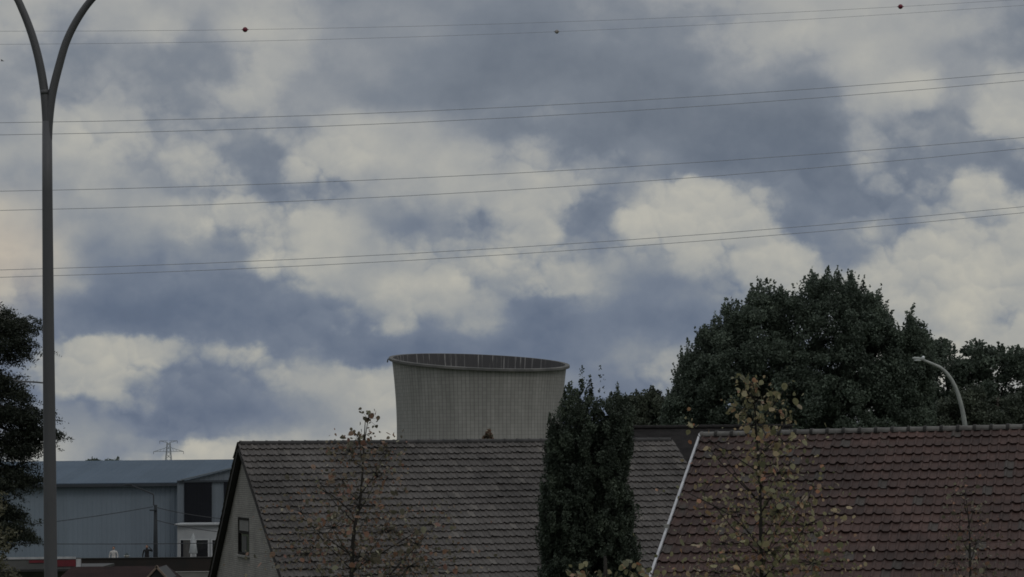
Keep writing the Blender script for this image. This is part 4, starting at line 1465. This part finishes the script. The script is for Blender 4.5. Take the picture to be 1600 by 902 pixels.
def round_leaf(rng, C, size):
    """Rounded, slightly folded leaves with a point: eight corners each."""
    n = len(C)
    a = rng.normal(size=(n, 3)); a[:, 2] -= .8; a /= np.linalg.norm(a, axis=1)[:, None]
    b = rng.normal(size=(n, 3)); b -= a * (a * b).sum(1)[:, None]; b /= np.linalg.norm(b, axis=1)[:, None]
    nn = np.cross(a, b)
    s = (size * (1 + rng.uniform(-.45, .35, n)))[:, None]
    curl = rng.uniform(-.25, .45, n)[:, None]
    out = []
    for (u, v) in ((-1, 0), (-.72, .62), (-.1, .86), (.55, .6), (1.12, 0), (.55, -.6), (-.1, -.86), (-.72, -.62)):
        out.append(C + a * s * u * .5 + b * s * v * .5 + nn * s * curl * (abs(v) ** 1.5) * .5)
    return np.stack(out, 1)


def young_tree(label, xpix, ytop, D, seed, clusters, nleaf, leaf, m, lean=0.0, extra=(), limbs=(), fuzz=0):
    rng = np.random.default_rng(seed)
    foot = at(xpix, 902, D); b = Vector((foot.x, D, 0))
    t = thing('young_tree', label, 'tree', b, 'young autumn trees in front of the roofs')
    top = at(xpix + lean, ytop, D)
    tr = [b, b.lerp(foot, .6), foot, foot.lerp(top, .5) + Vector((.02, 0, 0)), top]
    tk = MB(); tr_ = .036 if nleaf > 200 else .022
    tk.tube(smooth_path(tr, 4), [tr_ - (tr_ - .003) * i / 16 for i in range(17)], 8)
    C = []
    tw = rng.choice(len(clusters), size=len(clusters), replace=False)
    for (x, y, rx, ry, w) in clusters:
        n = max(3, int(nleaf * w))
        P = [at(x + rng.normal() * rx, y + rng.normal() * ry, D + rng.normal() * rx * D / F * 1.1) for _ in range(n)]
        C += P
        # a twig from the stem out to the cluster, and short twigs to some leaves
        c = at(x, y, D)
        z0 = c.z - abs(c.x - foot.x) * .9 - .12
        f = (z0 - foot.z) / max(.1, top.z - foot.z)
        s = foot.lerp(top, min(1, max(-1.5, f))) if f > -1.5 else b.lerp(foot, .5)
        tk.tube([s, s.lerp(c, .5) + Vector((0, 0, -.03)), c], [.0065, .005, .0025], 5)
        for q in P: tk.tube([c.lerp(q, -.05), q], [.002, .0013], 4)
    for (x, y) in extra: C.append(at(x, y, D))
    for pts in limbs: tk.tube(smooth_path([at(x, y, D) for (x, y) in pts], 4), [.0075 - .0035 * i / (4 * (len(pts) - 1)) for i in range(4 * (len(pts) - 1) + 1)], 5)
    C = np.array([tuple(c) for c in C])
    L = [round_leaf(rng, C, leaf)]
    if fuzz:        # the many small half-hidden leaves along the twigs
        S = []
        W = np.array([c[4] for c in clusters]) * np.array([1.6 if c[1] > 700 else .5 for c in clusters]); W /= W.sum()
        for i in rng.choice(len(clusters), size=fuzz, p=W):
            x, y, rx, ry, w = clusters[i]
            S.append(tuple(at(x + rng.normal() * rx * 1.15, y + rng.normal() * ry * 1.2, D + rng.normal() * rx * D / F * 1.3)))
        L.append(round_leaf(rng, np.array(S), leaf * .56))
    quads('leaves', np.concatenate(L), m, b, t)
    tk.build('trunk', 'young_bark', b, t, True)
    return t


T1 = [(575, 655, 8, 9, .035), (562, 685, 14, 8, .04), (545, 705, 18, 12, .05), (605, 705, 14, 12, .035), (590, 745, 22, 18, .06), (535, 750, 18, 20, .04), (560, 790, 35, 22, .08), (500, 755, 26, 14, .02),
      (470, 800, 28, 14, .04), (520, 825, 38, 16, .07), (600, 830, 34, 18, .09), (650, 850, 34, 22, .07), (690, 810, 16, 12, .015), (480, 865, 40, 18, .07), (560, 870, 40, 18, .12), (640, 885, 45, 14, .1), (590, 905, 60, 20, .12)]
young_tree('thin young tree with sparse brownish leaves in front of the grey roof', 549, 652, 22, 41, T1, 460, .05, 'leaves_dun', 22, [(607, 678), (585, 641), (703, 806)],
           [[(549, 800), (520, 775), (492, 760)], [(549, 868), (510, 840), (480, 815)], [(552, 890), (620, 850), (680, 812)]], fuzz=1900)
T2 = [(1172, 600, 14, 12, .05), (1185, 622, 20, 14, .06), (1165, 640, 18, 14, .06), (1205, 640, 14, 14, .05), (1180, 665, 22, 10, .07), (1232, 655, 10, 14, .03), (1232, 600, 8, 8, .008), (1078, 665, 8, 10, .012), (1225, 690, 22, 14, .05),
      (1195, 705, 24, 16, .05), (1215, 740, 28, 18, .07), (1190, 760, 26, 20, .06), (1130, 710, 24, 24, .025), (1100, 770, 24, 26, .02), (1150, 800, 34, 20, .06), (1215, 800, 34, 22, .12), (1270, 760, 22, 26, .03), (1260, 820, 34, 22, .08),
      (1130, 850, 40, 20, .06), (1200, 860, 40, 22, .14), (1270, 880, 40, 20, .1), (1120, 895, 44, 16, .06), (1190, 905, 50, 16, .12)]
young_tree('leafy young tree with yellowing leaves in front of the red roof', 1190, 590, 22, 42, T2, 470, .056, 'leaves_autumn', -14, [(1290, 664)],
           [[(1188, 850), (1140, 805), (1075, 770)], [(1190, 740), (1150, 715), (1105, 685)], [(1190, 800), (1215, 760), (1235, 720)]], fuzz=1300)
T3 = [(1505, 775, 12, 12, .12), (1520, 800, 16, 14, .15), (1500, 830, 20, 14, .15), (1525, 850, 20, 16, .2), (1490, 880, 24, 14, .2), (1540, 890, 26, 14, .25), (1515, 910, 30, 14, .25)]
young_tree('faint thin sapling with few olive leaves at the right in front of the red roof', 1516, 765, 24, 43, T3, 95, .045, 'leaves_dun', -8, fuzz=380)
T4 = [(900, 893, 12, 10, .3), (925, 905, 18, 10, .3), (985, 884, 10, 8, .2), (1000, 902, 16, 10, .3), (950, 912, 26, 8, .3)]
young_tree('low tip of a yellow leaved sapling before the columnar evergreen', 945, 915, 22, 44, T4, 60, .06, 'leaves_autumn', 0)


# ------------------------------------------------------------------ a passing bird
def bird():
    c = at(3.5, 95.5, 240)
    t = thing('bird', 'tiny dark bird flying near the upper left edge', 'bird', c)
    m = MB(); b = Vector(c)
    m.tube([b + Vector((-.17, 0, .0)), b + Vector((-.1, 0, .015)), b + Vector((0, 0, .02)), b + Vector((.12, 0, .0)), b + Vector((.2, 0, -.005))], [.01, .035, .045, .025, .012], 10)
    for s in (-1, 1):
        P = [(0.05, 0, .03), (-.06, 0, .03), (-.1, s * .2, .11), (.0, s * .2, .115), (-.14, s * .42, .07), (-.06, s * .42, .075)]
        V = [b + Vector(p) for p in P] + [b + Vector(p) + Vector((0, 0, .008)) for p in P]
        m.add(V, [(0, 1, 2, 3), (3, 2, 4, 5), (6, 9, 8, 7), (9, 11, 10, 8), (0, 3, 9, 6), (3, 5, 11, 9), (5, 4, 10, 11), (4, 2, 8, 10), (2, 1, 7, 8), (1, 0, 6, 7)])
    m.build('body', 'bird_dark', b, t, True)


bird()
